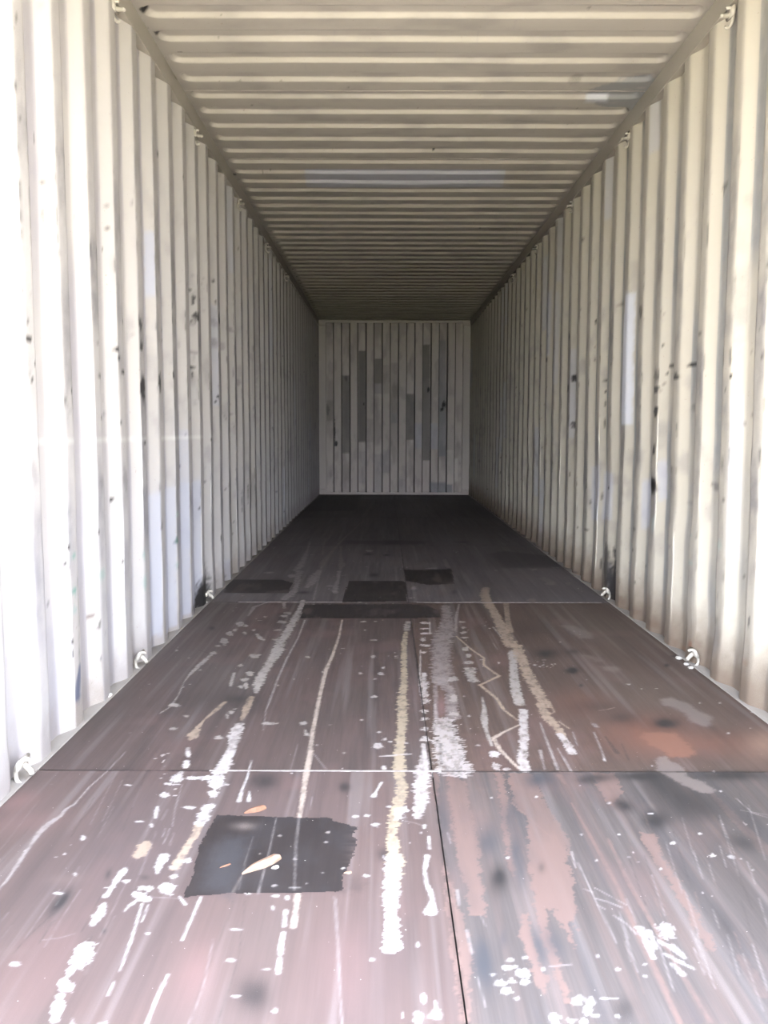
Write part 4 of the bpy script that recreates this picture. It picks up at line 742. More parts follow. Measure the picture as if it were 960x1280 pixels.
RIGHT_MARKS = [
('E','D',.9,4.028,1.547,.0067,.0092),
('E','D',.9,4.029,1.4,.006,.006),
('E','D',.9,3.81,1.243,.05,.017),
('E','D',.7,3.945,1.304,.05,.0085),
('E','D',1,3.671,1.291,.05,.0111),
('E','D',.8,3.677,1.245,.009,.006),
('E','D',.5,3.529,1.402,.0285,.0075),
('E','D',.9,3.21,1.206,.0099,.006),
('E','D',.8,3.385,1.214,.0075,.006),
('E','D',.9,3.451,1.061,.006,.008),
('E','D',.7,3.103,1.285,.009,.0066),
('E','D',.7,2.968,1.352,.006,.006),
('E','D',.5,3.252,1.156,.0086,.007),
('E','D',.9,4.078,1.093,.0363,.0293),
('E','D',.7,4.078,1.199,.05,.0219),
('E','D',.5,4.084,1.264,.0294,.0292),
('E','D',.9,4.085,.902,.0251,.0258),
('E','D',.8,4.085,.728,.05,.0444),
('E','D',.35,3.256,.871,.0174,.0323),
('E','D',.35,3.662,1.1,.05,.0197),
('E','D',.4,3.383,.771,.05,.0214),
('E','D',.4,3.835,.821,.05,.0173),
('E','D',.6,4.357,1.597,.0179,.0232),
('E','D',.6,3.994,1.269,.006,.006),
('E','D',.8,4.085,.726,.0275,.0407),
('E','GR2',.5,3.559,.539,.05,.0076),
('E','GR2',.6,3.557,.427,.05,.0097),
('E','GR2',.5,3.259,.547,.0221,.0208),
('E','DB',.4,3.396,.771,.0154,.0184),
('E','D',.6,3.097,.509,.0091,.0085),
('E','D',.6,2.933,.524,.006,.0135),
('E','D',.5,3.104,.448,.0078,.0085),
('E','D',.7,2.968,.305,.0073,.03),
('E','DB',.6,3.26,.335,.0103,.0358),
('E','D',.4,3.281,.239,.05,.012),
('E','RU',.6,3.511,.0728,.0242,.0194),
('E','RU',.4,3.658,.0135,.05,.0168),
('E','DB',.3,3.273,.166,.05,.0753),
('E','DB',.4,3.672,.68,.05,.006),
('E','D',.6,3.399,.465,.0063,.006),
('E','DB',.5,3.818,.463,.0202,.006),
('E','RU2',.5,3.739,.0272,.0234,.021),
('E','RU2',.5,4.026,.0516,.0457,.0375),
('E','RU2',.45,3.471,.0964,.0223,.0324),
('E','GR2',.4,4.065,.534,.0213,.048),
('E','D',.5,3.226,.724,.016,.006),
('E','RU',.3,2.989,.142,.05,.0111),
('E','D',.5,4.372,1.62,.05,.0233),
('E','D',.9,5.939,1.373,.05,.0264),
('E','D',.8,6.033,1.677,.0246,.0322),
('E','D',.8,5.382,1.698,.0074,.0189),
('E','D',.8,5.391,1.538,.0075,.0334),
('E','D',.8,5.11,1.238,.0093,.0109),
('E','D',.6,5.107,1.046,.007,.0321),
('E','D',.7,6.057,1.305,.05,.0271),
('E','D',.7,5.932,1.044,.05,.0266),
('E','D',.7,5.67,1.315,.0066,.0202),
('E','D',.6,5.388,1.462,.006,.0191),
('E','D',.7,6.871,1.578,.05,.0245),
('E','D',.4,4.816,1.725,.05,.0127),
('E','D',.6,5.105,1.165,.006,.0274),
('E','D',.6,4.325,1.293,.0068,.0077),
('E','D',.4,4.596,1.74,.0223,.006),
('P','B3',.8,.4,.004,((4.644,1.754),(4.549,1.739),(4.551,1.595),(4.548,1.166),(4.55,1.031),(4.669,1.032),(4.666,1.303),(4.66,1.609))),
('P','B2',.5,.4,.004,((6.892,2.128),(6.791,2.112),(6.802,1.605),(7.051,1.627))),
('P','B2',.3,.4,.004,((6.567,2.075),(6.495,2.063),(6.507,1.363),(6.582,1.367))),
('P','B2',.5,.4,.004,((5.4,.768),(5.153,.778),(5.148,.443),(5.395,.416))),
('P','B2',.5,.4,.004,((5.114,.745),(4.863,.757),(4.859,.474),(5.11,.447))),
('P','B2',.5,.4,.004,((4.304,.743),(4.237,.747),(4.113,.513),(4.299,.492))),
('P','B2',.5,.4,.004,((4.035,.856),(3.981,.858),(3.975,.666),(4.031,.661))),
('E','D',.8,4.074,.737,.0289,.0405),
('E','D',1,4.91,.661,.0166,.0062),
('E','D',.7,4.822,.282,.0128,.0355),
('E','DB',.8,4.843,.117,.0355,.0806),
('E','DB',.5,4.863,.186,.026,.0538),
('E','D',.5,4.381,.472,.05,.0119),
('E','D',.6,5.442,.348,.0341,.006),
('E','D',.6,5.105,.174,.006,.0376),
('E','RU2',.6,4.599,.0494,.05,.0256),
('E','RU2',.6,4.31,.0443,.0492,.024),
('E','RU2',.6,4.043,.0424,.05,.0226),
('E','D',.6,5.404,.534,.0089,.0197),
('E','D',.6,5.122,.595,.0082,.028),
('E','RU2',.2,4.923,.467,.05,.0268),
('E','D',.5,5.424,.0013,.0402,.0101),
('E','D',.5,5.704,.0137,.0322,.0105),
('E','D',.5,5.135,.0064,.0241,.0095),
('E','GR2',.4,4.067,.558,.0183,.0222),
('E','D',.75,4.82,.08,.07,.17),
('E','D',.6,4.9,.2,.05,.16),
]
BACK_MARKS = [
('P','DG',.75,.3,.012,((-.82,1.863),(-.703,1.863),(-.705,.648),(-.823,.648))),
('P','DG',.85,.3,.012,((-.56,2.242),(-.45,2.242),(-.45,.828),(-.561,.828))),
('P','DG',.7,.3,.012,((-.31,2.121),(-.2,2.121),(-.199,1.736),(-.31,1.736))),
('P','DB4',.45,.3,.012,((-.31,1.736),(-.199,1.736),(-.199,1.575),(-.31,1.575))),
('P','DG',.25,.3,.012,((-.0573,2.057),(.0497,2.057),(.0527,1.285),(-.055,1.284))),
('P','DB4',.4,.3,.012,((-.055,1.284),(.0527,1.285),(.0533,1.122),(-.0545,1.122))),
('P','DG',.75,.3,.012,((.188,1.576),(.305,1.576),(.309,.863),(.192,.862))),
('P','DG',.75,.3,.012,((.437,2.339),(.55,2.34),(.564,.537),(.449,.536))),
('P','DB4',.6,.3,.012,((.685,2.41),(.799,2.41),(.809,1.286),(.695,1.286))),
('P','DB4',.65,.3,.012,((.695,1.286),(.809,1.286),(.816,.603),(.701,.602))),
('P','B2',.5,.3,.012,((.321,1.117),(.432,1.117),(.435,.732),(.323,.732))),
('P','B2',.5,.3,.012,((.573,1.117),(.684,1.117),(.687,.717),(.576,.716))),
('P','DB4',.75,.3,.012,((.557,.192),(.695,.192),(.696,.0272),(.558,.0269))),
('P','DB4',.75,.3,.012,((.701,.192),(.826,.192),(.828,.0275),(.703,.0272))),
('P','DB4',.75,.3,.012,((.833,.159),(.919,.16),(.92,.0277),(.834,.0275))),
('P','DG',.2,.3,.012,((-.43,1.186),(-.326,1.186),(-.325,.829),(-.43,.828))),
('P','DG',.2,.3,.012,((-.18,2.025),(-.0734,2.025),(-.0721,1.575),(-.18,1.575))),
('P','DB4',.25,.3,.012,((-.554,.681),(-.45,.681),(-.45,.173),(-.555,.173))),
('P','DB4',.3,.3,.012,((-.309,.633),(-.197,.633),(-.196,.0416),(-.308,.0414))),
('P','DB4',.3,.3,.012,((-.178,.698),(-.0696,.699),(-.0685,.338),(-.177,.338))),
('P','DG',.15,.3,.012,((-.823,.632),(-.705,.632),(-.706,.0405),(-.825,.0402))),
('P','DG',.05,.3,.012,((-.683,2.312),(-.573,2.312),(-.573,2.024),(-.683,2.024))),
('P','WH',.4,.3,.012,((.828,.701),(.939,.701),(.945,.176),(.833,.176))),
('P','WH',.5,.3,.012,((.954,.57),(1.006,.57),(1.01,.209),(.958,.209))),
('P','DG',.35,.3,.012,((-1.069,1.476),(-.958,1.476),(-.959,1.153),(-1.07,1.152))),
('P','DB4',.25,.3,.012,((.0633,.24),(.182,.24),(.183,.0425),(.064,.0422))),
('E','D',.95,.776,1.416,.0393,.0557),
('E','D',.8,.744,1.335,.0393,.0328),
('E','D',.8,-.914,.795,.0295,.0492),
('E','D',.6,-.93,.99,.0131,.197),
('E','D',.8,.533,1.641,.0229,.0492),
('E','D',.4,-.755,1.815,.0262,.0492),
('E','D',.6,-.476,1.419,.0164,.0262),
('E','D',.35,-1.05,1.331,.0393,.0983),
('E','D',.15,.0882,2.154,.0328,.0656),
]
ROOF_MARKS = [
('P','DB4',.8,.8,.012,((.878,4.373),(.929,4.304),(1.009,4.266),(1.18,4.219),(1.221,4.633),(1.024,4.59),(.901,4.505))),
('P','B3',.8,.3,.01,((.891,4.463),(1,4.452),(1.016,4.525),(.902,4.526))),
('P','B2',.75,.3,.01,((-.687,5.671),(.648,5.663),(.68,6.04),(-.707,6.05))),
('L','W',.8,.8,((1.011,4.372,.004),(1.094,4.352,.007),(1.16,4.332,.007))),
('L','W',.6,.5,((1.023,4.536,.003),(1.168,4.503,.003))),
('L','W',.7,.3,((.399,3.648,.0025),(.402,3.76,.0025))),
('L','W',.7,.3,((.747,4.296,.0025),(.746,4.383,.0025))),
('L','W',.7,.3,((.751,4.506,.0025),(.746,4.602,.0025))),
('L','W',.7,.3,((.727,4.726,.0025),(.723,4.797,.0025))),
('L','W',.7,.3,((-.369,3.748,.0025),(-.376,3.859,.0025))),
('L','W',.7,.3,((.28,3.69,.0025),(.256,3.811,.0025))),
('L','W',.7,.3,((.256,3.811,.0025),(.257,3.856,.0025))),
('L','W',.7,.3,((.709,4.895,.0025),(.709,4.97,.0025))),
('L','W',.7,.3,((-.532,4.077,.0025),(-.525,4.164,.0025))),
('E','D',1,-1.135,3.568,.022,.022),
('E','D',.9,-1.139,3.594,.016,.016),
('E','D',.9,-1.138,3.773,.02,.02),
('E','D',1,-1.17,5.76,.022,.022),
('E','D',.8,1.241,4.892,.014,.014),
('E','D',.9,1.47,5.494,.02,.02),
('E','D',.3,.79,4.258,.04,.04),
('E','D',.9,-.269,3.762,.006,.006),
('E','D',.9,.15,5.304,.008,.008),
('E','D',.7,.657,7.218,.012,.012),
('E','D',.7,1.156,4.633,.015,.015),
('E','D',.5,.855,4.413,.03,.03),
]

# ------------------------------------------------------------------ measures (metres; y runs into the container)
HALF = 1.176            # inner flats of the side walls
Y_DOOR, Y_BACK = 0.99, 13.025
H_ROOF, H_RAIL = 2.713, 2.622
PITCH, DEPTH = 0.278, 0.036

COLOURS = {
    # on the floor
    'W': (.275, .258, .25), 'W2': (.255, .232, .222), 'K2': (.21, .19, .175), 'K': (.185, .165, .16), 'T': (.20, .155, .12), 'T2': (.24, .20, .17),
    'T3': (.21, .172, .125), 'D': (.016, .0148, .015), 'B': (.034, .034, .038), 'BR': (.085, .062, .057), 'R': (.10, .045, .032), 'PR': (.115, .07, .066),
    'PO': (.22, .145, .11), 'O': (.125, .062, .044), 'N': (.108, .072, .063), 'G': (.135, .112, .103), 'PK': (.165, .14, .135), 'PATCH': (.022, .019, .020),
    'PATCH2': (.026, .024, .027),
    # on the walls and the roof
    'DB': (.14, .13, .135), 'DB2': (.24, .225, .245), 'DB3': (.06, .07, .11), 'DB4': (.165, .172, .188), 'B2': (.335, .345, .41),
    'B3': (.46, .47, .52), 'GR': (.09, .20, .165), 'GR2': (.235, .28, .26), 'GR3': (.035, .09, .07), 'RU': (.17, .085, .05), 'RU2': (.115, .082, .06),
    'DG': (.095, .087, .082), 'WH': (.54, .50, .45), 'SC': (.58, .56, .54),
}


# ------------------------------------------------------------------ small numeric helpers
def vnoise(x, y, seed=0):
    """Value noise in 0..1 on arrays."""
    x, y = np.broadcast_arrays(np.asarray(x, float), np.asarray(y, float))
    xi, yi = np.floor(x).astype(np.int64), np.floor(y).astype(np.int64)
    fx, fy = x - xi, y - yi
    fx, fy = fx * fx * (3 - 2 * fx), fy * fy * (3 - 2 * fy)

    def h(a, b):
        n = (a * 374761393 + b * 668265263 + seed * 974634777) & 0x7fffffff
        n = ((n ^ (n >> 13)) * 1274126177) & 0x7fffffff
        return ((n ^ (n >> 16)) & 0xffff) / 65535.0
    a, b, c, d = h(xi, yi), h(xi + 1, yi), h(xi, yi + 1), h(xi + 1, yi + 1)
    return (a * (1 - fx) + b * fx) * (1 - fy) + (c * (1 - fx) + d * fx) * fy


def fbm(x, y, seed=0, octaves=3):
    v, a, t = 0.0, 0.5, 0.0
    for k in range(octaves):
        v = v + a * vnoise(x * 2 ** k, y * 2 ** k, seed + 17 * k)
        t += a
        a *= 0.5
    return v / t


def sstep(e0, e1, v):
    t = np.clip((v - e0) / (e1 - e0), 0, 1)
    return t * t * (3 - 2 * t)


class Wear:
    """Worn paint, stains, scratches and some painted shade on a grid of surface points: premultiplied colour + coverage."""

    def __init__(self, u, v):
        self.u, self.v = np.asarray(u, float), np.asarray(v, float)      # 1-D axes
        self.rgb = np.zeros((len(self.u), len(self.v), 3))
        self.a = np.zeros((len(self.u), len(self.v)))
        self.du = np.gradient(self.u)
        self.dv = np.gradient(self.v)

    def over(self, iu, iv, cov, colour):
        c = np.array(COLOURS[colour])
        sl = (slice(*iu), slice(*iv))
        self.rgb[sl] = self.rgb[sl] * (1 - cov[..., None]) + c * cov[..., None]
        self.a[sl] = self.a[sl] * (1 - cov) + cov

    def window(self, u0, u1, v0, v1):
        iu = (int(np.searchsorted(self.u, u0)), int(np.searchsorted(self.u, u1)))
        iv = (int(np.searchsorted(self.v, v0)), int(np.searchsorted(self.v, v1)))
        if iu[1] <= iu[0] or iv[1] <= iv[0]:
            return None
        U, V = np.meshgrid(self.u[iu[0]:iu[1]], self.v[iv[0]:iv[1]], indexing='ij')
        cell = np.minimum(self.du[iu[0]:iu[1]][:, None], self.dv[iv[0]:iv[1]][None, :])
        return iu, iv, U, V, cell

    def put(self, marks, grain=1.0):
        for n, m in enumerate(marks):
            kind, colour, alpha = m[0], m[1], m[2]
            if kind == 'S':
                _, _, _, x, y, ax, ay, bx, by = m
                ex, ey = 2.1 * (abs(ax) + abs(bx)), 2.1 * (abs(ay) + abs(by))
                w = self.window(x - ex, x + ex, y - ey, y + ey)
                if w is None:
                    continue
                iu, iv, U, V, cell = w
                det = ax * by - ay * bx
                if abs(det) < 1e-9:
                    continue
                p = ((U - x) * by - (V - y) * bx) / det
                q = ((V - y) * ax - (U - x) * ay) / det
                r2 = p * p + q * q
                cov = 1.7 * alpha * np.exp(-1.25 * r2) * (0.72 + 0.56 * (fbm(U * 26, V * 9, n) - .5) * 2 * .5 + .14)
                self.over(iu, iv, np.clip(cov * sstep(4.2, 2.6, r2), 0, .92), colour)
                continue
            if kind == 'E':
                _, _, _, x, y, rx, ry = m
                w = self.window(x - 1.6 * rx, x + 1.6 * rx, y - 1.6 * ry, y + 1.6 * ry)
                if w is None:
                    continue
                iu, iv, U, V, cell = w
                r = np.hypot((U - x) / rx, (V - y) / ry) + 0.9 * (fbm(U * 70, V * 70, n) - .5)
                self.over(iu, iv, np.clip(1.25 * alpha * sstep(1.15, .5, r), 0, 1), colour)
                continue
            if kind == 'L':
                rag, pts = m[3], m[4]
                P = np.array(pts)
                pad = P[:, 2].max() * 2 + 0.004
                w = self.window(P[:, 0].min() - pad, P[:, 0].max() + pad, P[:, 1].min() - pad, P[:, 1].max() + pad)
                if w is None:
                    continue
                iu, iv, U, V, cell = w
                d = np.full(U.shape, 9.0)
                W = np.zeros(U.shape)
                for (x0, y0, w0), (x1, y1, w1) in zip(pts[:-1], pts[1:]):
                    ex, ey = x1 - x0, y1 - y0
                    L2 = ex * ex + ey * ey + 1e-12
                    t = np.clip(((U - x0) * ex + (V - y0) * ey) / L2, 0, 1)
                    wd = w0 + (w1 - w0) * t
                    dd = np.hypot(U - x0 - t * ex, V - y0 - t * ey) - wd
                    k = dd < d
                    d = np.where(k, dd, d)
                    W = np.where(k, wd, W)
                # ragged edge: streaks across the line, as dragged loads leave them
                d = d + W * rag * 1.5 * (fbm(U * 35, V * 120, n) - .46) + .25 * W * (vnoise(U * 260, V * 260, n + 5) - .5)
                soft = np.maximum(cell * .7, .0007)
                cov = alpha * sstep(soft, -soft, d)
                cov = cov * np.clip(.22 + 1.3 * fbm(U * 55, V * 40, n + 9) + .5 * (vnoise(U * 170, V * 110, n + 2) - .5), 0, 1) * np.clip(W / (cell * .35), .35, 1)
                self.over(iu, iv, np.clip(cov, 0, 1), colour)
                continue
            if kind == 'P':
                rag, soft0, pts = m[3], m[4], m[5]
                if isinstance(soft0, tuple):
                    soft0, pts = 0, soft0
                P = np.array(pts)
                size = min(np.ptp(P[:, 0]), np.ptp(P[:, 1]))
                pad = max(soft0, .25 * size * rag, .003) * 1.5
                w = self.window(P[:, 0].min() - pad, P[:, 0].max() + pad, P[:, 1].min() - pad, P[:, 1].max() + pad)
                if w is None:
                    continue
                iu, iv, U, V, cell = w
                d = poly_sdf(U, V, pts)
                amp = min(.48 * size, .014) * rag
                d = d + amp * 2 * (fbm(U * 60, V * 60, n) - .5) + amp * (vnoise(U * 240, V * 240, n + 3) - .5)
                soft = np.maximum(cell * .7, max(soft0, .0008))
                cov = alpha * sstep(soft, -soft, d)
                if colour in ('W', 'W2', 'K', 'K2', 'T'):
                    cov = cov * np.clip(.3 + 1.2 * fbm(U * 55, V * 40, n + 9) + .4 * (vnoise(U * 170, V * 110, n + 2) - .5), 0, 1)
                elif colour == 'N':
                    cov = cov * np.clip(.35 + 1.2 * fbm(U * 30, V * 7, n + 9), 0, 1)
                self.over(iu, iv, np.clip(cov, 0, 1), colour)


def poly_sdf(U, V, pts):
    n = len(pts)
    d = np.full(U.shape, 9.0)
    inside = np.zeros(U.shape, bool)
    for k in range(n):
        x0, y0 = pts[k]
        x1, y1 = pts[(k + 1) % n]
        ex, ey = x1 - x0, y1 - y0
        t = np.clip(((U - x0) * ex + (V - y0) * ey) / (ex * ex + ey * ey + 1e-12), 0, 1)
        d = np.minimum(d, np.hypot(U - x0 - t * ex, V - y0 - t * ey))
        if y0 != y1:
            c = (y0 > V) != (y1 > V)
            inside ^= c & (U < ex * (V - y0) / ey + x0)
    return np.where(inside, -d, d)


# ------------------------------------------------------------------ mesh helpers
def link(name, mesh, mat=None, parent=None, loc=None):
    o = bpy.data.objects.new(name, mesh)
    COL.objects.link(o)
    if mat is not None and not mesh.materials:
        mesh.materials.append(mat)
    if parent is not None:
        o.parent = parent
    if loc is not None:
        o.location = loc
    return o


def grid_mesh(name, pos, wear=None, smooth=True, keep=None, flip=False):
    """pos: (nu, nv, 3) points -> quads; wear: Wear with the same grid; keep: (nu-1, nv-1) mask of cells."""
    nu, nv = pos.shape[:2]
    idx = np.arange(nu * nv).reshape(nu, nv)
    q = np.stack([idx[:-1, :-1], idx[1:, :-1], idx[1:, 1:], idx[:-1, 1:]], -1)
    q = q[keep] if keep is not None else q.reshape(-1, 4)
    if flip:
        q = q[:, ::-1]
    co, rgb = pos.reshape(-1, 3), None
    if wear is not None:
        rgb = np.concatenate([wear.rgb, wear.a[..., None]], -1).reshape(-1, 4)
    if keep is not None:
        used, inv = np.unique(q, return_inverse=True)
        q = inv.reshape(-1, 4)
        co = co[used]
        rgb = rgb[used] if rgb is not None else None
    me = bpy.data.meshes.new(name)
    me.vertices.add(len(co))
    me.vertices.foreach_set('co', np.ascontiguousarray(co, np.float32).ravel())
    me.loops.add(q.size)
    me.loops.foreach_set('vertex_index', np.ascontiguousarray(q, np.int32).ravel())
    me.polygons.add(len(q))
    me.polygons.foreach_set('loop_start', np.arange(0, q.size, 4, dtype=np.int32))
    me.polygons.foreach_set('loop_total', np.full(len(q), 4, np.int32))
    me.update(calc_edges=True)
    me.polygons.foreach_set('use_smooth', np.full(len(q), smooth))
    if rgb is not None:
        at = me.attributes.new('wear', 'FLOAT_COLOR', 'POINT')
        at.data.foreach_set('color', np.ascontiguousarray(rgb, np.float32).ravel())
    return me


class MB:
    """Collects boxes and tubes into one mesh."""

    def __init__(self):
        self.v, self.f = [], []

    def box(self, x0, x1, y0, y1, z0, z1, bev=0.0):
        b = min(bev, .45 * min(x1 - x0, y1 - y0, z1 - z0))
        n = len(self.v)
        if b <= 0:
            self.v += [(x, y, z) for z in (z0, z1) for y in (y0, y1) for x in (x0, x1)]
            self.f += [tuple(n + k for k in q) for q in ((0, 2, 3, 1), (4, 5, 7, 6), (0, 1, 5, 4), (1, 3, 7, 5), (3, 2, 6, 7), (2, 0, 4, 6))]
            return self
        # chamfered on its long edges: eight-sided section along the longest axis
        ax = max(range(3), key=lambda k: (x1 - x0, y1 - y0, z1 - z0)[k])
        lo, hi = (x0, y0, z0), (x1, y1, z1)
        a, c = [(1, 2), (2, 0), (0, 1)][ax]
        sec = [(lo[a] + b, lo[c]), (hi[a] - b, lo[c]), (hi[a], lo[c] + b), (hi[a], hi[c] - b),
               (hi[a] - b, hi[c]), (lo[a] + b, hi[c]), (lo[a], hi[c] - b), (lo[a], lo[c] + b)]
        for end in (lo[ax], hi[ax]):
            for s, t in sec:
                p = [0, 0, 0]
                p[ax], p[a], p[c] = end, s, t
                self.v.append(tuple(p))
        for k in range(8):
            j = (k + 1) % 8
            self.f.append((n + k, n + j, n + 8 + j, n + 8 + k))
        self.f.append(tuple(n + k for k in range(7, -1, -1)))
        self.f.append(tuple(n + 8 + k for k in range(8)))
        return self

    def tube(self, path, r, sides=8, closed=False, squash=1.0):
        P = [Vector(p) for p in path]
        m, n0 = len(P), len(self.v)
        up = Vector((0.13, 0.21, 0.97))
        for i, p in enumerate(P):
            a = P[(i - 1) % m] if (closed or i > 0) else p
            b = P[(i + 1) % m] if (closed or i < m - 1) else p
            t = (b - a).normalized()
            s = t.cross(up)
            if s.length < .05:
                s = t.cross(Vector((1, 0, 0)))
            s.normalize()
            w = s.cross(t)
            rr = r[i] if isinstance(r, (list, tuple)) else r
            for k in range(sides):
                g = 2 * math.pi * k / sides
                self.v.append(tuple(p + s * (rr * math.cos(g)) + w * (rr * squash * math.sin(g))))
        for i in range(m if closed else m - 1):
            j = (i + 1) % m
            for k in range(sides):
                l = (k + 1) % sides
                self.f.append((n0 + i * sides + k, n0 + i * sides + l, n0 + j * sides + l, n0 + j * sides + k))
        if not closed:
            self.f.append(tuple(n0 + k for k in range(sides - 1, -1, -1)))
            self.f.append(tuple(n0 + (m - 1) * sides + k for k in range(sides)))
        return self

    def mesh(self, name, smooth=False):
        me = bpy.data.meshes.new(name)
        me.from_pydata(self.v, [], self.f)
        me.update()
        if smooth:
            me.polygons.foreach_set('use_smooth', [True] * len(me.polygons))
        return me

    def build(self, name, mat, parent=None, smooth=False, loc=None):
        return link(name, self.mesh(name, smooth), mat, parent, loc)


def tag(o, label=None, cat=None, group=None, kind=None):
    for k, v in (('label', label), ('category', cat), ('group', group), ('kind', kind)):
        if v:
            o[k] = v
    return o


def empty(name, loc=(0, 0, 0)):
    o = bpy.data.objects.new(name, None)
    COL.objects.link(o)
    o.location = loc
    o.empty_display_size = .05
    return o


# ------------------------------------------------------------------ materials
def new_mat(name):
    m = bpy.data.materials.new(name)
    m.use_nodes = True
    nt = m.node_tree
    bsdf = nt.nodes['Principled BSDF']
    return m, nt, bsdf


def nd(nt, kind, **kw):
    n = nt.nodes.new(kind)
    for k, v in kw.items():
        setattr(n, k, v)
    return n


def mix_col(nt, fac, a, b, mode='MIX'):
    n = nd(nt, 'ShaderNodeMix', data_type='RGBA', blend_type=mode)
    for sock, val in ((n.inputs[0], fac), (n.inputs[6], a), (n.inputs[7], b)):
        if hasattr(val, 'node'):
            nt.links.new(val, sock)
        elif isinstance(val, (tuple, list)):
            sock.default_value = (*val, 1)
        else:
            sock.default_value = val
    return n.outputs[2]


def math_n(nt, op, a, b=None, clamp=False):
    n = nd(nt, 'ShaderNodeMath', operation=op, use_clamp=clamp)
    for k, val in enumerate((a, b)):
        if val is None:
            continue
        if hasattr(val, 'node'):
            nt.links.new(val, n.inputs[k])
        else:
            n.inputs[k].default_value = val
    return n.outputs[0]


def noise_n(nt, scale, detail=3.0, stretch=(1, 1, 1), rough=.5):
    tc = nd(nt, 'ShaderNodeTexCoord')
    mp = nd(nt, 'ShaderNodeMapping')
    mp.inputs['Scale'].default_value = stretch
    nz = nd(nt, 'ShaderNodeTexNoise')
    nz.inputs['Scale'].default_value = scale
    nz.inputs['Detail'].default_value = detail
    nz.inputs['Roughness'].default_value = rough
    nt.links.new(tc.outputs['Object'], mp.inputs['Vector'])
    nt.links.new(mp.outputs[0], nz.inputs['Vector'])
    return nz.outputs['Fac']


def ramp_n(nt, fac, stops):
    r = nd(nt, 'ShaderNodeValToRGB')
    el = r.color_ramp.elements
    while len(el) < len(stops):
        el.new(.5)
    for e, (p, c) in zip(el, stops):
        e.position = p
        e.color = (*c, 1)
    nt.links.new(fac, r.inputs[0])
    return r.outputs[0]


def wear_over(nt, base, crisp=.5, scale=420.0):
    """Puts the surface's wear (premultiplied colour, coverage) over its base colour, its edges broken up by a fine noise."""
    at = nd(nt, 'ShaderNodeAttribute', attribute_name='wear')
    al = at.outputs['Alpha']
    inv = nd(nt, 'ShaderNodeVectorMath', operation='DIVIDE')
    cmb = nd(nt, 'ShaderNodeCombineXYZ')
    safe = math_n(nt, 'MAXIMUM', al, .002)
    for k in range(3):
        nt.links.new(safe, cmb.inputs[k])
    nt.links.new(at.outputs['Color'], inv.inputs[0])
    nt.links.new(cmb.outputs[0], inv.inputs[1])
    nz = noise_n(nt, scale, 2.0)
    dev = math_n(nt, 'MULTIPLY', math_n(nt, 'SUBTRACT', nz, .5), crisp * 4)
    bell = math_n(nt, 'MULTIPLY', al, math_n(nt, 'SUBTRACT', 1.0, al))
    a2 = math_n(nt, 'ADD', al, math_n(nt, 'MULTIPLY', dev, bell), clamp=True)
    return mix_col(nt, a2, base, inv.outputs[0]), a2


def paint_material(name, base, dark, rough=.55, wear=True, spec=.35):
    """Old cream container paint: faint mottling, fine rust-brown specks, worn places from the surface's own wear."""
    m, nt, b = new_mat(name)
    n1 = noise_n(nt, 2.2, 4, (1, 1, .35))
    c = ramp_n(nt, n1, [(.30, dark), (.62, base)])
    n2 = noise_n(nt, 60, 2)
    c = mix_col(nt, math_n(nt, 'MULTIPLY', math_n(nt, 'GREATER_THAN', n2, .735), .45), c, (.22, .17, .14))
    if wear:
        c, _ = wear_over(nt, c)
    nt.links.new(c, b.inputs['Base Color'])
    b.inputs['Roughness'].default_value = rough
    b.inputs['Specular IOR Level'].default_value = spec
    bump = nd(nt, 'ShaderNodeBump')
    bump.inputs['Strength'].default_value = .12
    bump.inputs['Distance'].default_value = .002
    nt.links.new(noise_n(nt, 35, 3), bump.inputs['Height'])
    nt.links.new(bump.outputs[0], b.inputs['Normal'])
    return m


def plywood_material(name, a, b_, c_, grain=.5):
    """Container floor plywood, dark resin face: long grain along the length, reddish and grey areas."""
    m, nt, b = new_mat(name)
    big = noise_n(nt, 1.5, 3, (1, .5, 1))
    col = ramp_n(nt, big, [(.32, a), (.5, b_), (.68, c_)])
    g = noise_n(nt, 55, 4, (1, .045, 1), .6)
    g2 = noise_n(nt, 210, 2, (1, .03, 1), .6)
    k = math_n(nt, 'ADD', math_n(nt, 'MULTIPLY', g, grain * 1.1), math_n(nt, 'MULTIPLY', g2, grain * .5))
    k = math_n(nt, 'ADD', k, 1.0 - grain * .8)
    oi = nd(nt, 'ShaderNodeObjectInfo')
    k = math_n(nt, 'MULTIPLY', k, math_n(nt, 'ADD', math_n(nt, 'MULTIPLY', oi.outputs['Random'], .16), .92))
    hsv = nd(nt, 'ShaderNodeHueSaturation')
    nt.links.new(k, hsv.inputs['Value'])
    nt.links.new(col, hsv.inputs['Color'])
    speck = noise_n(nt, 120, 1)
    base = mix_col(nt, math_n(nt, 'MULTIPLY', math_n(nt, 'GREATER_THAN', speck, .80), .5), hsv.outputs[0], (.5, .47, .44))
    col, al = wear_over(nt, base, .55, 520)
    nt.links.new(col, b.inputs['Base Color'])
    b.inputs['Roughness'].default_value = .62
    b.inputs['Specular IOR Level'].default_value = .3
    bump = nd(nt, 'ShaderNodeBump')
    bump.inputs['Strength'].default_value = .2
    bump.inputs['Distance'].default_value = .0012
    nt.links.new(math_n(nt, 'ADD', g, math_n(nt, 'MULTIPLY', al, .6)), bump.inputs['Height'])
    nt.links.new(bump.outputs[0], b.inputs['Normal'])
    return m


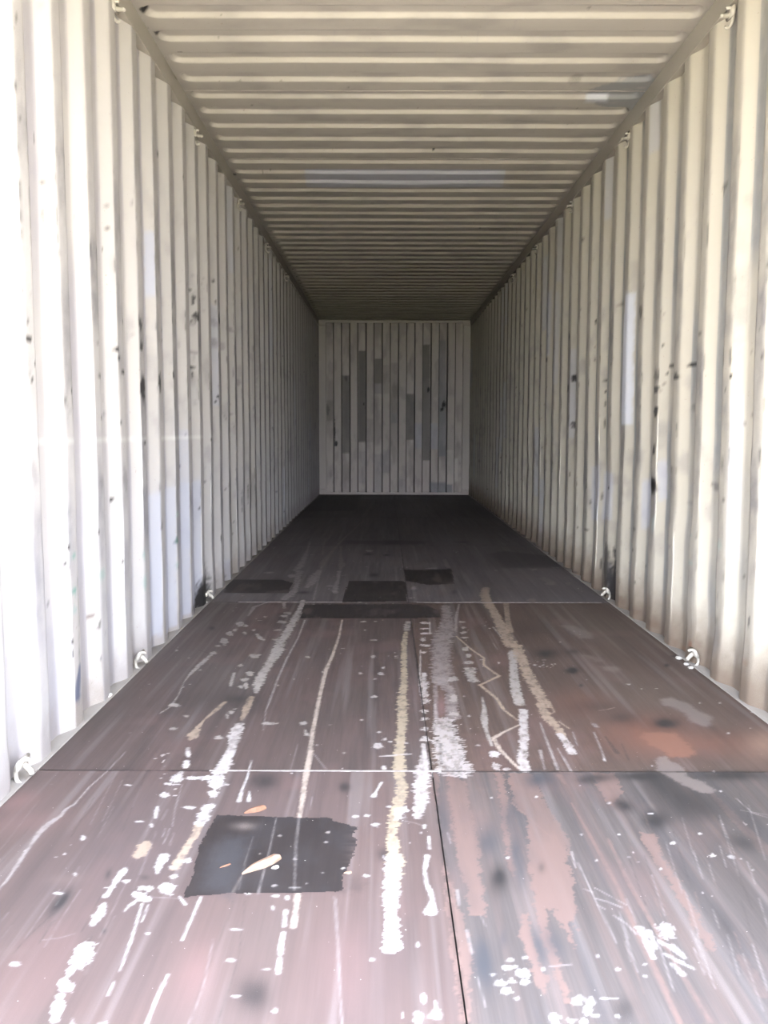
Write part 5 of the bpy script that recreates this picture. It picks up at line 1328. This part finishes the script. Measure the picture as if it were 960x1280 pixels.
def plain_material(name, base, dark, scale=20, rough=.6, stretch=(1, 1, 1), bump_d=.001, metal=0.0):
    m, nt, b = new_mat(name)
    n1 = noise_n(nt, scale, 4, stretch)
    nt.links.new(ramp_n(nt, n1, [(.35, dark), (.65, base)]), b.inputs['Base Color'])
    b.inputs['Roughness'].default_value = rough
    b.inputs['Specular IOR Level'].default_value = .35
    b.inputs['Metallic'].default_value = metal
    if bump_d:
        bump = nd(nt, 'ShaderNodeBump')
        bump.inputs['Strength'].default_value = .4
        bump.inputs['Distance'].default_value = bump_d
        nt.links.new(n1, bump.inputs['Height'])
        nt.links.new(bump.outputs[0], b.inputs['Normal'])
    return m


M_WALL_L = paint_material('cream_paint_left_wall', (.37, .345, .325), (.335, .315, .297))
M_WALL_R = paint_material('cream_paint_right_wall', (.39, .357, .30), (.355, .322, .268))
M_BACK = paint_material('cream_paint_back_wall', (.43, .38, .345), (.385, .34, .31))
M_ROOF = paint_material('cream_paint_roof', (.345, .317, .284), (.322, .296, .264))
M_FRAME = paint_material('cream_paint_frame', (.42, .375, .34), (.37, .33, .30), wear=False)
M_RAIL = paint_material('cream_paint_rails', (.295, .27, .237), (.265, .24, .21), wear=False)
M_SHELF = paint_material('dusty_cream_paint', (.235, .215, .195), (.15, .135, .122), wear=False, rough=.75)
M_RING = paint_material('cream_paint_rings', (.36, .335, .295), (.28, .255, .222), wear=False)
M_PLY = plywood_material('brown_plywood', (.043, .034, .031), (.055, .039, .036), (.059, .048, .045))
M_PLY_W = plywood_material('warm_brown_plywood', (.051, .036, .030), (.062, .042, .035), (.067, .050, .041))
M_PLY_L = plywood_material('pinkish_plywood', (.060, .045, .044), (.070, .049, .045), (.072, .058, .054), .25)
M_PLY_R = plywood_material('grey_worn_plywood', (.047, .040, .038), (.055, .0465, .0445), (.063, .0535, .051), .55)
M_PLY_FAR = plywood_material('dark_grey_plywood', (.064, .054, .055), (.075, .0635, .0645), (.084, .073, .0745))
M_PATCH = plywood_material('black_brushed_paint', (.0155, .012, .0118), (.0185, .0145, .0142), (.022, .018, .0175), .5)
M_UNDER = plain_material('dark_joint', (.035, .03, .028), (.02, .018, .017), 8)
M_FILLER = plain_material('dusty_filler', (.30, .275, .265), (.17, .15, .145), 45, .8)
M_WOOD = plain_material('pale_split_wood', (.19, .125, .092), (.14, .085, .058), 60, .7, (1, .15, 1), .001)
M_BARK = plain_material('orange_split_wood', (.16, .075, .045), (.11, .05, .03), 60, .75, (1, .2, 1), .001)
M_FLAKE = plain_material('white_paint_flake', (.36, .345, .325), (.28, .262, .24), 80, .5)
M_BOUNCE = plain_material('pale_bounce_ground', (.47, .425, .37), (.39, .35, .305), 1.6, .9, (1, 1, 1), .02)
M_DIM_GROUND = plain_material('dim_unseen_ground', (.13, .14, .07), (.09, .085, .05), 3, .95, (1, 1, 1), .02)

# ------------------------------------------------------------------ unseen ground shaped for bounced light, frame of the open end
gm = MB()
gm.box(-60, 60, -60, 60, -.50, -.33)  # unseen ground, made dark so less light reaches the far end
tag(gm.build('ground', M_DIM_GROUND), 'unseen ground outside the container, kept dark to limit bounced light', 'ground', kind='structure')
sm = MB()
sm.box(-4.5, 4.5, -2.4, 14.5, -.36, -.30, .01)  # unseen pale slab, sized to bounce sun onto near walls and roof
tag(sm.build('bounce_slab', M_BOUNCE), 'unseen pale slab before the open end, added to bounce light inside', 'bounce_slab', kind='structure')

# ------------------------------------------------------------------ floor: plywood sheets with open joints
def steps(a, b, d):
    return np.linspace(a, b, max(2, int(round((b - a) / d)) + 1))


fl = MB()
fl.box(-1.16, 1.16, Y_DOOR, Y_BACK - .03, -.06, -.022)
floor = tag(fl.build('floor', M_UNDER), 'worn brown plywood floor of the shipping container', 'floor', kind='structure')

PATCH_MARKS = [m for m in FLOOR_MARKS if m[1] in ('PATCH', 'PATCH2')]
JOINTS = [Y_DOOR + .012, 2.339, 4.744, 7.149, 9.554, 11.959, Y_BACK - .035]
RES = [(.0038, .0038), (.0046, .0058), (.007, .014), (.010, .028), (.014, .05), (.02, .06)]
MATS = [(M_PLY_L, M_PLY_R), (M_PLY, M_PLY_W), (M_PLY_FAR, M_PLY_FAR), (M_PLY_FAR, M_PLY_FAR), (M_PLY_FAR, M_PLY_FAR), (M_PLY_FAR, M_PLY_FAR)]
GAP = .0016
FLOOR_FIRST = [m for m in FLOOR_MARKS if m[1] not in ('PATCH', 'PATCH2')]
for r in range(6):
    for c in range(2):
        x0, x1 = ((-1.163, -.007 - GAP), (-.007 + GAP, 1.163))[c]
        y0, y1 = JOINTS[r] + GAP, JOINTS[r + 1] - GAP
        xs = steps(x0, x1, RES[r][0])
        ys = steps(y0, y1, RES[r][1]) if r else np.concatenate([steps(y0, 1.25, .03)[:-1], steps(1.25, y1, RES[0][1])])
        wr = Wear(xs, ys)
        U, V = np.meshgrid(xs, ys, indexing='ij')
        full = ((0, len(xs)), (0, len(ys)))
        # long faint dirt and rub streaks over the whole sheet
        s = fbm(U * 22 + 7 * c, V * 1.1 + 3 * r, 40 + r + 9 * c, 4)
        wr.over(*full, (.2 if r == 0 else .28) * sstep(.52, .8, s), 'D')
        s = fbm(U * 30 + 5, V * .9 + r, 60 + r + 9 * c, 4)
        wr.over(*full, (.22 if r == 0 else .2) * sstep(.55, .8, s), 'K')
        s = fbm(U * 5, V * 4, 80 + r + 9 * c, 3)
        wr.over(*full, .25 * sstep(.55, .8, s), 'PR' if r < 2 else 'BR')
        if r == 0 and c == 1:
            s = fbm(U * 26, V * 1.6, 33, 4)
            wr.over(*full, .32 * sstep(.48, .75, s), 'B')
            s = fbm(U * 34, V * 1.3, 35, 4)
            wr.over(*full, .28 * sstep(.52, .75, s), 'N')
        if r < 3:       # crumbs and chips of paint
            s = vnoise(U * 70, V * 70, 90 + r + c) * vnoise(U * 11, V * 7, 95 + r)
            wr.over(*full, .8 * sstep(.78, .83, s), 'W2')
        wr.put(FLOOR_FIRST)
        # worn sheet edges
        e = np.minimum(np.minimum(U - x0, x1 - U), np.minimum(V - y0, y1 - V))
        wr.over(*full, .45 * sstep(.006, .001, e) * (fbm(U * 40, V * 40, 3) > .45), 'D')
        pos = np.stack([U, V, np.zeros_like(U)], -1)
        # skirt down into the joint
        top = grid_mesh('plywood_sheet', pos, wr, smooth=False)
        p = link('plywood_sheet', top, MATS[r][c], floor)

# whitish filler squeezed up in the cross joints
def filler(x0, x1, y, w, wob):
    n = 40
    m = MB()
    for k in range(n):
        a, b = x0 + (x1 - x0) * k / n, x0 + (x1 - x0) * (k + 1) / n
        ha = w * (.55 + .9 * float(vnoise(a * 30, y, 5)))
        hb = w * (.55 + .9 * float(vnoise(b * 30, y, 5)))
        ya, yb = y + wob * (float(vnoise(a * 9, y, 8)) - .5), y + wob * (float(vnoise(b * 9, y, 8)) - .5)
        i = len(m.v)
        m.v += [(a, ya - ha, .0004), (b, yb - hb, .0004), (b, yb + hb, .0004), (a, ya + ha, .0004),
                (a, ya - ha, -.02), (b, yb - hb, -.02), (b, yb + hb, -.02), (a, ya + ha, -.02)]
        m.f += [(i, i + 1, i + 2, i + 3), (i + 4, i + 5, i + 1, i), (i + 3, i + 2, i + 6, i + 7)]
    return m.build('joint_filler', M_FILLER, floor)


filler(-.66, .02, 2.339, .0045, .003)
filler(-1.0, -.28, 4.744, .006, .008)
filler(.04, 1.12, 4.744, .007, .008)

# black brushed patches: thin coats lying on the sheets
for m in PATCH_MARKS:
    P = np.array(m[5])
    near = m[1] == 'PATCH'
    d = .0032 if near else .009
    xs, ys = steps(P[:, 0].min() - .02, P[:, 0].max() + .02, d), steps(P[:, 1].min() - .02, P[:, 1].max() + .02, d * (1 if near else 1.6))
    U, V = np.meshgrid(xs, ys, indexing='ij')
    sd = poly_sdf(U, V, m[5])
    edge = .007 * (fbm(U * 26, V * 160, 4) - .5) + .008 * (fbm(U * 60, V * 60, 6) - .5)
    if near:
        edge = edge + .03 * sstep(-.27, -.2, U) * (fbm(U * 12, V * 90, 14) - .35)
    keep = ((sd + edge) < 0)
    keep = keep[:-1, :-1] & keep[1:, :-1] & keep[1:, 1:] & keep[:-1, 1:]
    wr = Wear(xs, ys)
    full = ((0, len(xs)), (0, len(ys)))
    if near:
        wr.over(*full, .6 * sstep(-.25, -.17, U + .05 * (fbm(U * 14, V * 110, 24) - .5)) * sstep(.3, .7, fbm(U * 10, V * 120, 25)), 'BR')
        wr.over(*full, .16 * sstep(.45, .75, fbm(U * 18, V * 12, 26)), 'B')
        wr.put(FLOOR_MARKS[FLOOR_MARKS.index(m) + 1:])
    else:
        wr.over(*full, .4 * sstep(.5, .75, fbm(U * 14, V * 4, 27)), 'BR')
    pos = np.stack([U, V, np.full_like(U, .0006)], -1)
    link('black_patch', grid_mesh('black_patch', pos, wr, False, keep), M_PATCH, floor)

# ------------------------------------------------------------------ side walls: pressed corrugated sheet
def wall_profile(s0, r):
    """Points along the wall: y and the outward offset, with rounded bends."""
    bends = [0, .07, .138, .21]
    loc = sorted(set([0] + [b + q for b in bends for q in (-r, -.5 * r, 0, .5 * r, r)] +
                     [.022, .036, .05, .085, .104, .122, .155, .174, .192, .225, .244, .262]))
    loc = np.array([q % PITCH for q in loc])
    loc = np.unique(np.round(loc, 5))

    def raw(q):
        return np.interp(q % PITCH, [0, .07, .138, .21, PITCH], [0, 0, DEPTH, DEPTH, 0])
    k0, k1 = int((Y_DOOR - s0) / PITCH) - 1, int((Y_BACK - s0) / PITCH) + 1
    y = np.concatenate([s0 + k * PITCH + loc for k in range(k0, k1 + 1)])
    y = y[(y > Y_DOOR + .1) & (y < Y_BACK - .005)]
    y = np.concatenate([[Y_DOOR + .1], y, [Y_BACK - .005]])
    off = np.mean([raw(y - s0 + q) for q in np.linspace(-r, r, 7)], 0)
    return y, off, (y - s0) % PITCH, np.floor((y - s0) / PITCH)


def side_wall(side, s0, marks, mat, name, label):
    y, off, ph, rib = wall_profile(s0, .009 if side < 0 else .014)
    z = np.concatenate([steps(0, 1.9, .0165), steps(1.9, H_RAIL + .012, .024)[1:]])
    Y, Z = np.meshgrid(y, z, indexing='ij')
    O = np.repeat(off[:, None], len(z), 1)
    PH, RB = np.repeat(ph[:, None], len(z), 1), np.repeat(rib[:, None], len(z), 1)
    sd = 11 if side < 0 else 71
    # dents: the ridges were pushed about by cargo, mostly below waist height
    low = sstep(1.7, .4, Z) * sstep(0, .2, Z)
    amp = .019 if side > 0 else .007
    dent = (fbm(RB * 1.7 + 3, Z * 2.6, sd, 3) - .5)
    dy = amp * 2.2 * low * dent + .004 * (fbm(RB * 2.3, Z * 1.2, sd + 1) - .5)
    dx = amp * 1.2 * low * np.clip(fbm(Y * 2.2, Z * 3.0, sd + 2) - .35, 0, 1) + .003 * (fbm(Y * .8, Z * 1.1, sd + 3) - .5) * sstep(0, .3, Z)
    chip = .0022 * (fbm(Y * 6, Z * 22, sd + 4) - .5) * ((PH < .02) | (PH > .26))
    flat_top = 1 - sstep(2.5, 2.62, Z)
    X = side * (HALF + O + dx * flat_top)
    YY = Y + (dy + chip) * flat_top
    # wear, with some light and shade put into the colour
    wr = Wear(y, z)
    full = ((0, len(y)), (0, len(z)))
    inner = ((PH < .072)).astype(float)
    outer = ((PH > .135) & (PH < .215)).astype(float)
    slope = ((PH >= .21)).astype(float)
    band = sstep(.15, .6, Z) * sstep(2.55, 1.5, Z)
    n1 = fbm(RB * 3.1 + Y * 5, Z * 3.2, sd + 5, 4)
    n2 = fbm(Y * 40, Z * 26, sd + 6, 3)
    wr.over(*full, np.clip(inner * (.24 + .6 * band * sstep(.38, .72, n1)) * (.45 + .9 * n2), 0, .8), 'DB')  # grime, with the dimness of the inner flats painted into it
    wr.over(*full, np.clip(outer * .8 * sstep(.2, .65, fbm(RB * 5.3, Z * 1.6, sd + 7)) * (.6 + .6 * n2), 0, .75), 'DB4' if side > 0 else 'DB2')  # grey smears, deepened on the right wall to paint its shaded recesses
    # repainted lengths on single ridges
    rp = sstep(.80, .84, vnoise(RB * 7.31 + .5, np.floor(Z * 1.6 + 3 * vnoise(RB * 3.3, 0 * Z, sd + 30)) * 3.7, sd + 8))
    wr.over(*full, .4 * slope * rp, 'B2')
    # dark scrapes on the edges of the ridges
    edge = np.exp(-((np.minimum(PH, PITCH - PH)) / .010) ** 2) + .8 * np.exp(-((PH - .07) / .009) ** 2)
    n3 = fbm(RB * 9.7, Z * 11, sd + 9, 4)
    wr.over(*full, np.clip(.7 * edge * band * sstep(.64, .78, n3), 0, .7), 'D')
    # light grime, a few small specks
    wr.over(*full, .35 * slope * band * sstep(.58, .8, fbm(Y * 9, Z * 7, sd + 12, 4)), 'DB')
    wr.over(*full, .7 * sstep(.92, .96, vnoise(Y * 40, Z * 36, sd + 13)) * sstep(.60, .72, vnoise(Y * 3, Z * 3, sd + 14)), 'D')
    # dirt above the floor
    wr.over(*full, (.9 if side > 0 else .5) * sstep(.34 if side > 0 else .22, .0, Z + .12 * (n2 - .5) + .08 * (n1 - .5)), 'RU2')
    if side < 0:
        ln = np.exp(-((Z - .961 - .004 * (vnoise(Y * 6, 0 * Z, 2) - .5)) / .007) ** 2) * (Y < 5.0) * (vnoise(Y * 8, 0 * Z, 4) > .3)
        wr.over(*full, .35 * ln, 'SC')
        wr.over(*full, .16 * sstep(1.3, .5, Z) * sstep(.2, .5, fbm(RB * 2.3, Z * .7, sd + 20)), 'B2')  # cool sky light on the lower wall, painted as a bluish tint
    wr.put(marks)
    pos = np.stack([X, YY, Z], -1)
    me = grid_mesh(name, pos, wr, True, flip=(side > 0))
    return tag(link(name, me, mat), label, 'wall', kind='structure')


side_wall(-1, 2.679, LEFT_MARKS, M_WALL_L, 'wall_left', 'corrugated cream steel wall with scuffed ridges, cooler and bluer of the two')
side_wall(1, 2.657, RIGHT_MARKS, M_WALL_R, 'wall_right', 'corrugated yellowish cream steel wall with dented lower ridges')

# rails above and below the side walls, frame of the open end
def trim(n, mb, mat, label):
    return tag(mb.build('trim_%d' % n, mat), label, 'trim', kind='structure')


for n, s in ((1, -1), (2, 1)):
    a, b = sorted((s * (HALF - .003), s * (HALF + .062)))
    who = 'bluish scuffed wall' if s < 0 else 'yellowish dented wall'
    trim(n, MB().box(a, b, Y_DOOR, Y_BACK + .05, H_RAIL, H_ROOF + .004, .0015), M_RAIL, 'cream roof rail running along the top of the ' + who)
    a, b = sorted((s * (HALF - .0125), s * (HALF + .06)))
    trim(n + 2, MB().box(a, b, Y_DOOR, Y_BACK + .05, -.15, .003, .002), M_SHELF, 'dusty steel sill along the foot of the ' + who)
    a, b = sorted((s * (HALF - .03), s * (HALF + .09)))
    trim(n + 4, MB().box(a, b, Y_DOOR - .06, Y_DOOR + .115, -.15, H_ROOF + .06, .01), M_RAIL, 'steel corner post of the open end beside the ' + who)
trim(7, MB().box(-1.27, 1.27, Y_DOOR - .06, Y_DOOR + .06, H_ROOF - .06, H_ROOF + .10, .01), M_RAIL, 'steel header across the top of the open end')
trim(8, MB().box(-1.27, 1.27, Y_DOOR - .06, Y_DOOR + .009, -.15, -.001, .004), M_SHELF, 'steel threshold across the foot of the open end')

# ------------------------------------------------------------------ back wall
ys_pitch = .2535
xb = np.arange(-4.6, 4.61, 1)
bx, bo = [], []
x_first = -.953 - .124                       # start of the first outer flat
for k in range(9):
    x0 = x_first + k * ys_pitch
    for q, o in ((.006, 1), (.03, 1), (.0605, 1), (.091, 1), (.116, 1), (.1205, .85), (.127, .5), (.1335, .15), (.138, 0), (.16, 0), (.19, 0), (.22, 0), (.2435, 0), (.248, .15), (.2535, .5), (.2585, .85)):
        if k == 8 and q > .118:
            break
        bx.append(x0 + q)
        bo.append(o)
# dense across so the grey patches keep their edges
bx, bo = np.array(bx), np.array(bo, float)
fine = np.unique(np.round(np.concatenate([bx, np.arange(bx[0], bx[-1], .0085)]), 4))
bo = np.interp(fine, bx, bo)
zb = steps(.03, 2.672, .02)
U, Z = np.meshgrid(fine, zb, indexing='ij')
wr = Wear(fine, zb)
full = ((0, len(fine)), (0, len(zb)))
O = np.repeat(bo[:, None], len(zb), 1)
wr.over(*full, .9 * (O > .04) * (O < .96), 'DG')  # shading of the steep slopes painted in as dark lines, with some grime
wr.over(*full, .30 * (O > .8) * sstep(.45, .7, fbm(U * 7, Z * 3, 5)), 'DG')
wr.over(*full, .25 * sstep(.5, .75, fbm(U * 12, Z * 5, 6)), 'DB')
wr.put(BACK_MARKS)
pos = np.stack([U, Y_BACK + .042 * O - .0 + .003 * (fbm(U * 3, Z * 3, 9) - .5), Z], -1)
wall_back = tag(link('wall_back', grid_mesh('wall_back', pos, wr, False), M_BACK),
                'corrugated cream end wall with grey repaired strips at the far end', 'wall', kind='structure')
for s in (-1, 1):
    a, b = sorted((s * 1.066, s * 1.19))
    a, b = sorted((s * 1.066, s * 1.25))
    p = MB().box(a, b, Y_BACK - .012, Y_BACK + .09, -.12, 1.10, .006).box(a, b, Y_BACK - .012, Y_BACK + .09, 1.112, 2.62, .006).box(a + .004, b - .004, Y_BACK - .004, Y_BACK + .08, 1.09, 1.12)
    p.build('corner_post', M_FRAME, wall_back)
    a, b = sorted((s * 1.062, s * 1.2))
    c = MB().box(a, b, Y_BACK - .03, Y_BACK + .1, 2.622, 2.712, .012)
    c.box(a + .02, b - .02, Y_BACK - .034, Y_BACK - .02, 2.65, 2.69, .004)
    c.build('corner_casting', M_FRAME, wall_back)
    c = MB().box(*sorted((s * 1.085, s * 1.185)), Y_BACK - .022, Y_BACK + .05, .0, .085, .008)
    c.build('corner_casting', M_FRAME, wall_back)
MB().box(-1.07, 1.07, Y_BACK - .015, Y_BACK + .08, 2.668, 2.712, .008).build('header_rail', M_FRAME, wall_back)
MB().box(-1.25, 1.25, Y_BACK - .04, Y_BACK + .08, -.12, .001, .002).box(-1.09, 1.09, Y_BACK - .02, Y_BACK + .08, -.03, .032, .006).build('sill_rail', M_FRAME, wall_back)

# ------------------------------------------------------------------ roof: pressed sheets with round-ended ribs, welded side by side
RIB, Y_RIB = .2097, 3.636
X_END = 1.148
edges = [Y_DOOR + .02] + [4.381 + 5 * RIB * k for k in range(-3, 9)] + [Y_BACK + .07]
ceiling = tag(empty('ceiling', (0, 0, 0)), 'ribbed cream steel roof of the shipping container', 'ceiling', kind='structure')


def rib_height(X, Y):
    k = np.floor((Y - Y_RIB + .0458 + RIB / 2) / RIB)
    yc = Y_RIB + k * RIB - .0458
    wob = .010 * (fbm(X * 1.3 + k * 5.7, k * 3.1 + 0 * X, 21) - .5) + .012 * np.exp(-((X - .0) / .28) ** 2) * np.exp(-((k - 11) / .8) ** 2)
    qx = np.abs(X - .008) - (X_END - .040)
    qy = np.abs(Y - yc - wob) - (.0458 - .040)
    d = np.hypot(np.maximum(qx, 0), np.maximum(qy, 0)) + np.minimum(np.maximum(qx, qy), 0) - .040
    ok = (yc > Y_DOOR + .12) & (yc < Y_BACK - .08)
    return .020 * sstep(.0085, -.0085, d) * ok


for k in range(len(edges) - 1):
    y0, y1 = edges[k], edges[k + 1]
    near = y1 < 7.6
    nx = steps(-1.06, 1.06, .0075 if near else .03)
    xs = np.concatenate([steps(-1.215, -1.06, .006)[:-1], nx, steps(1.06, 1.215, .006)[1:]])
    base = Y_RIB + RIB * np.arange(-14, 48)
    loc = np.array([-.155, -.135, -.115, -.103, -.099, -.095, -.0915, -.088, -.084, -.080, -.065, -.0458, -.026, -.0115, -.0075, -.0035, 0, .0035, .0075, .0115, .025])
    ys = np.unique(np.round((base[:, None] + loc[None]).ravel(), 4))
    ys = np.concatenate([[y0], ys[(ys > y0 + .002) & (ys < y1 - .002)], [y1]])
    U, V = np.meshgrid(xs, ys, indexing='ij')
    hgt = rib_height(U, V)
    wr = Wear(xs, ys)
    full = ((0, len(xs)), (0, len(ys)))
    wr.over(*full, .30 * sstep(.5, .8, fbm(U * 5, V * 9, 31, 4)), 'DB')
    wr.over(*full, .5 * sstep(.94, .97, vnoise(U * 36, V * 44, 33)) * (vnoise(U * 3, V * 3, 35) > .74), 'D')
    wr.over(*full, .30 * sstep(1.10, 1.17, np.abs(U)), 'DB')
    if near:
        wr.put(ROOF_MARKS)
    pos = np.stack([U, V, H_ROOF + hgt + .003 * (fbm(U * .9, V * 2.1, 37) - .5)], -1)
    link('roof_sheet', grid_mesh('roof_sheet', pos, wr, True, flip=True), M_ROOF, ceiling)
    if k:
        w = MB()
        n = 60
        w.tube([(-1.17 + 2.34 * i / n, y0 + .0015 * math.sin(i * 2.1), H_ROOF + .0004) for i in range(n + 1)],
               [.0022 + .0008 * math.sin(i * 1.7) for i in range(n + 1)], 6, squash=.6)
        w.build('weld_bead', M_FRAME, ceiling, True)

# ------------------------------------------------------------------ lashing rings
def ring_meshes():
    """Open ring of bent rod on a welded stub. Local frame: +x to the wall, y into the container, z up; the stub's tip at the origin."""
    pts, rad = [], []
    n = 20
    for i in range(n + 1):
        t = math.radians(68 + 226 * i / n)                 # from the welded top, out towards the wall, down and back
        pts.append((.012 - .021 * math.cos(t), .004 * math.sin(t * 2), -.008 + .037 * math.sin(t)))
        rad.append(.0068 if i < n - 3 else .0068 - .0009 * (i - n + 3))
    pts = [(2 * .012 - p[0] if False else p[0], p[1], p[2]) for p in pts]
    ring = MB().tube(pts, rad, 8)
    lug = MB()
    lug.tube([(.034, .012, .012), (.018, .010, .006), (.002, .006, .001), (-.010, .000, -.002), (-.014, -.006, -.006)], [.010, .0095, .009, .0085, .007], 8)
    lug.box(.018, .030, -.028, .034, -.006, .030, .004)
    return ring.mesh('ring', True), lug.mesh('lug', True)


RING_ME, LUG_ME = ring_meshes()
for me in (RING_ME, LUG_ME):
    me.materials.append(M_RING)
ORD = ['nearest', 'second', 'third', 'fourth', 'fifth']


def lashing_ring(s, y, low, label, yaw, tilt):
    root = empty('lashing_ring', (s * 1.152, y, .038 if low else 2.583))
    root.rotation_euler = (0, s * tilt, yaw)
    tag(root, label, 'lashing ring', 'lashing rings welded along the rails and sills')
    if s < 0:
        root.scale = (-1, 1, 1)
    link('ring', RING_ME, None, root)
    link('lug', LUG_ME, None, root)
    return root


for s, ysr, who in ((-1, (3.30, 4.65, 5.99, 7.36, 8.72), 'bluish wall'), (1, (3.34, 4.68, 6.03, 7.39, 8.75), 'yellowish wall')):
    for k, yr in enumerate(ysr):
        lashing_ring(s, yr, False, 'lashing ring under the roof rail of the %s, %s from the open end' % (who, ORD[k]),
                     0, math.radians(4))
for s, ysr, who in ((-1, (2.25, 3.38, 4.72), 'bluish wall'), (1, (3.44, 4.83), 'yellowish wall')):
    for k, yr in enumerate(ysr):
        lashing_ring(s, yr, True, 'lashing ring on the floor sill of the %s, %s from the open end' % (who, ORD[k]),
                     0, math.radians(-22))

# ------------------------------------------------------------------ wood chips and flakes on the floor
def wood_chip(name, a, b, w, h, mat, label, group=None, blunt=.55, z=.0008):
    """A split sliver of wood: pointed at a, blunt at b, flat below, faceted above."""
    A, B = Vector((*a, 0)), Vector((*b, 0))
    mid = (A + B) / 2
    d = (B - A)
    L = d.length
    d.normalize()
    s = Vector((-d.y, d.x, 0))
    m = MB()
    prof = [(0, .10, .25), (.12, .38, .55), (.3, .72, .85), (.5, .95, 1), (.72, 1.0, .95), (.9, .92, .85), (1.0, blunt, .6)]
    for t, ww, hh in prof:
        p = A + d * (L * t) - mid
        jit = .06 * w * math.sin(t * 23)
        for q, zz in ((-.5, 0), (-.46, .45), (-.12, 1.0), (.22, .88), (.5, .35), (.46, 0)):
            v = p + s * (q * ww * w + jit)
            m.v.append((v.x, v.y, zz * hh * h))
    n = len(prof)
    for i in range(n - 1):
        for k in range(6):
            l = (k + 1) % 6
            m.f.append((i * 6 + k, i * 6 + l, (i + 1) * 6 + l, (i + 1) * 6 + k))
    m.f.append(tuple(range(5, -1, -1)))
    m.f.append(tuple((n - 1) * 6 + k for k in range(6)))
    o = m.build(name, mat, loc=(mid.x, mid.y, z))
    return tag(o, label, 'wood chip' if 'chip' in name else 'paint flake', group)


wood_chip('wood_chip', (-.466, 1.768), (-.392, 1.842), .027, .014, M_WOOD, 'pale pointed wood chip lying on the large black floor patch')
wood_chip('wood_chip', (-.512, 2.066), (-.462, 2.100), .022, .010, M_BARK, 'small orange wood chip just behind the large black floor patch', z=.0003)
wood_chip('wood_chip', (-.522, 1.795), (-.500, 1.812), .005, .003, M_BARK, 'thin brown splinter on the bluish smear of the black floor patch')
wood_chip('paint_flake', (-.404, 1.793), (-.388, 1.801), .011, .005, M_FLAKE, 'white flake right beside the pale pointed wood chip', 'white flakes on the floor')
wood_chip('paint_flake', (-.238, 1.774), (-.220, 1.777), .010, .004, M_WOOD, 'pale cream flake on the frayed edge of the black floor patch', 'white flakes on the floor')
wood_chip('paint_flake', (1.140, 3.575), (1.152, 3.540), .024, .012, M_FLAKE, 'white flake by the yellowish wall, farther of three before its nearest floor ring', 'white flakes on the floor', z=.0003)
wood_chip('paint_flake', (1.140, 3.475), (1.150, 3.452), .020, .010, M_FLAKE, 'white flake by the yellowish wall, middle of three before its nearest floor ring', 'white flakes on the floor', z=.0003)
wood_chip('paint_flake', (1.138, 3.42), (1.152, 3.40), .020, .010, M_FLAKE, 'white flake by the yellowish wall, nearer of three before its nearest floor ring', 'white flakes on the floor', z=.0003)
wood_chip('paint_flake', (-1.184, 2.985), (-1.176, 3.03), .020, .010, M_FLAKE, 'white flake on the sill of the bluish wall', 'white flakes on the floor', z=.0031)
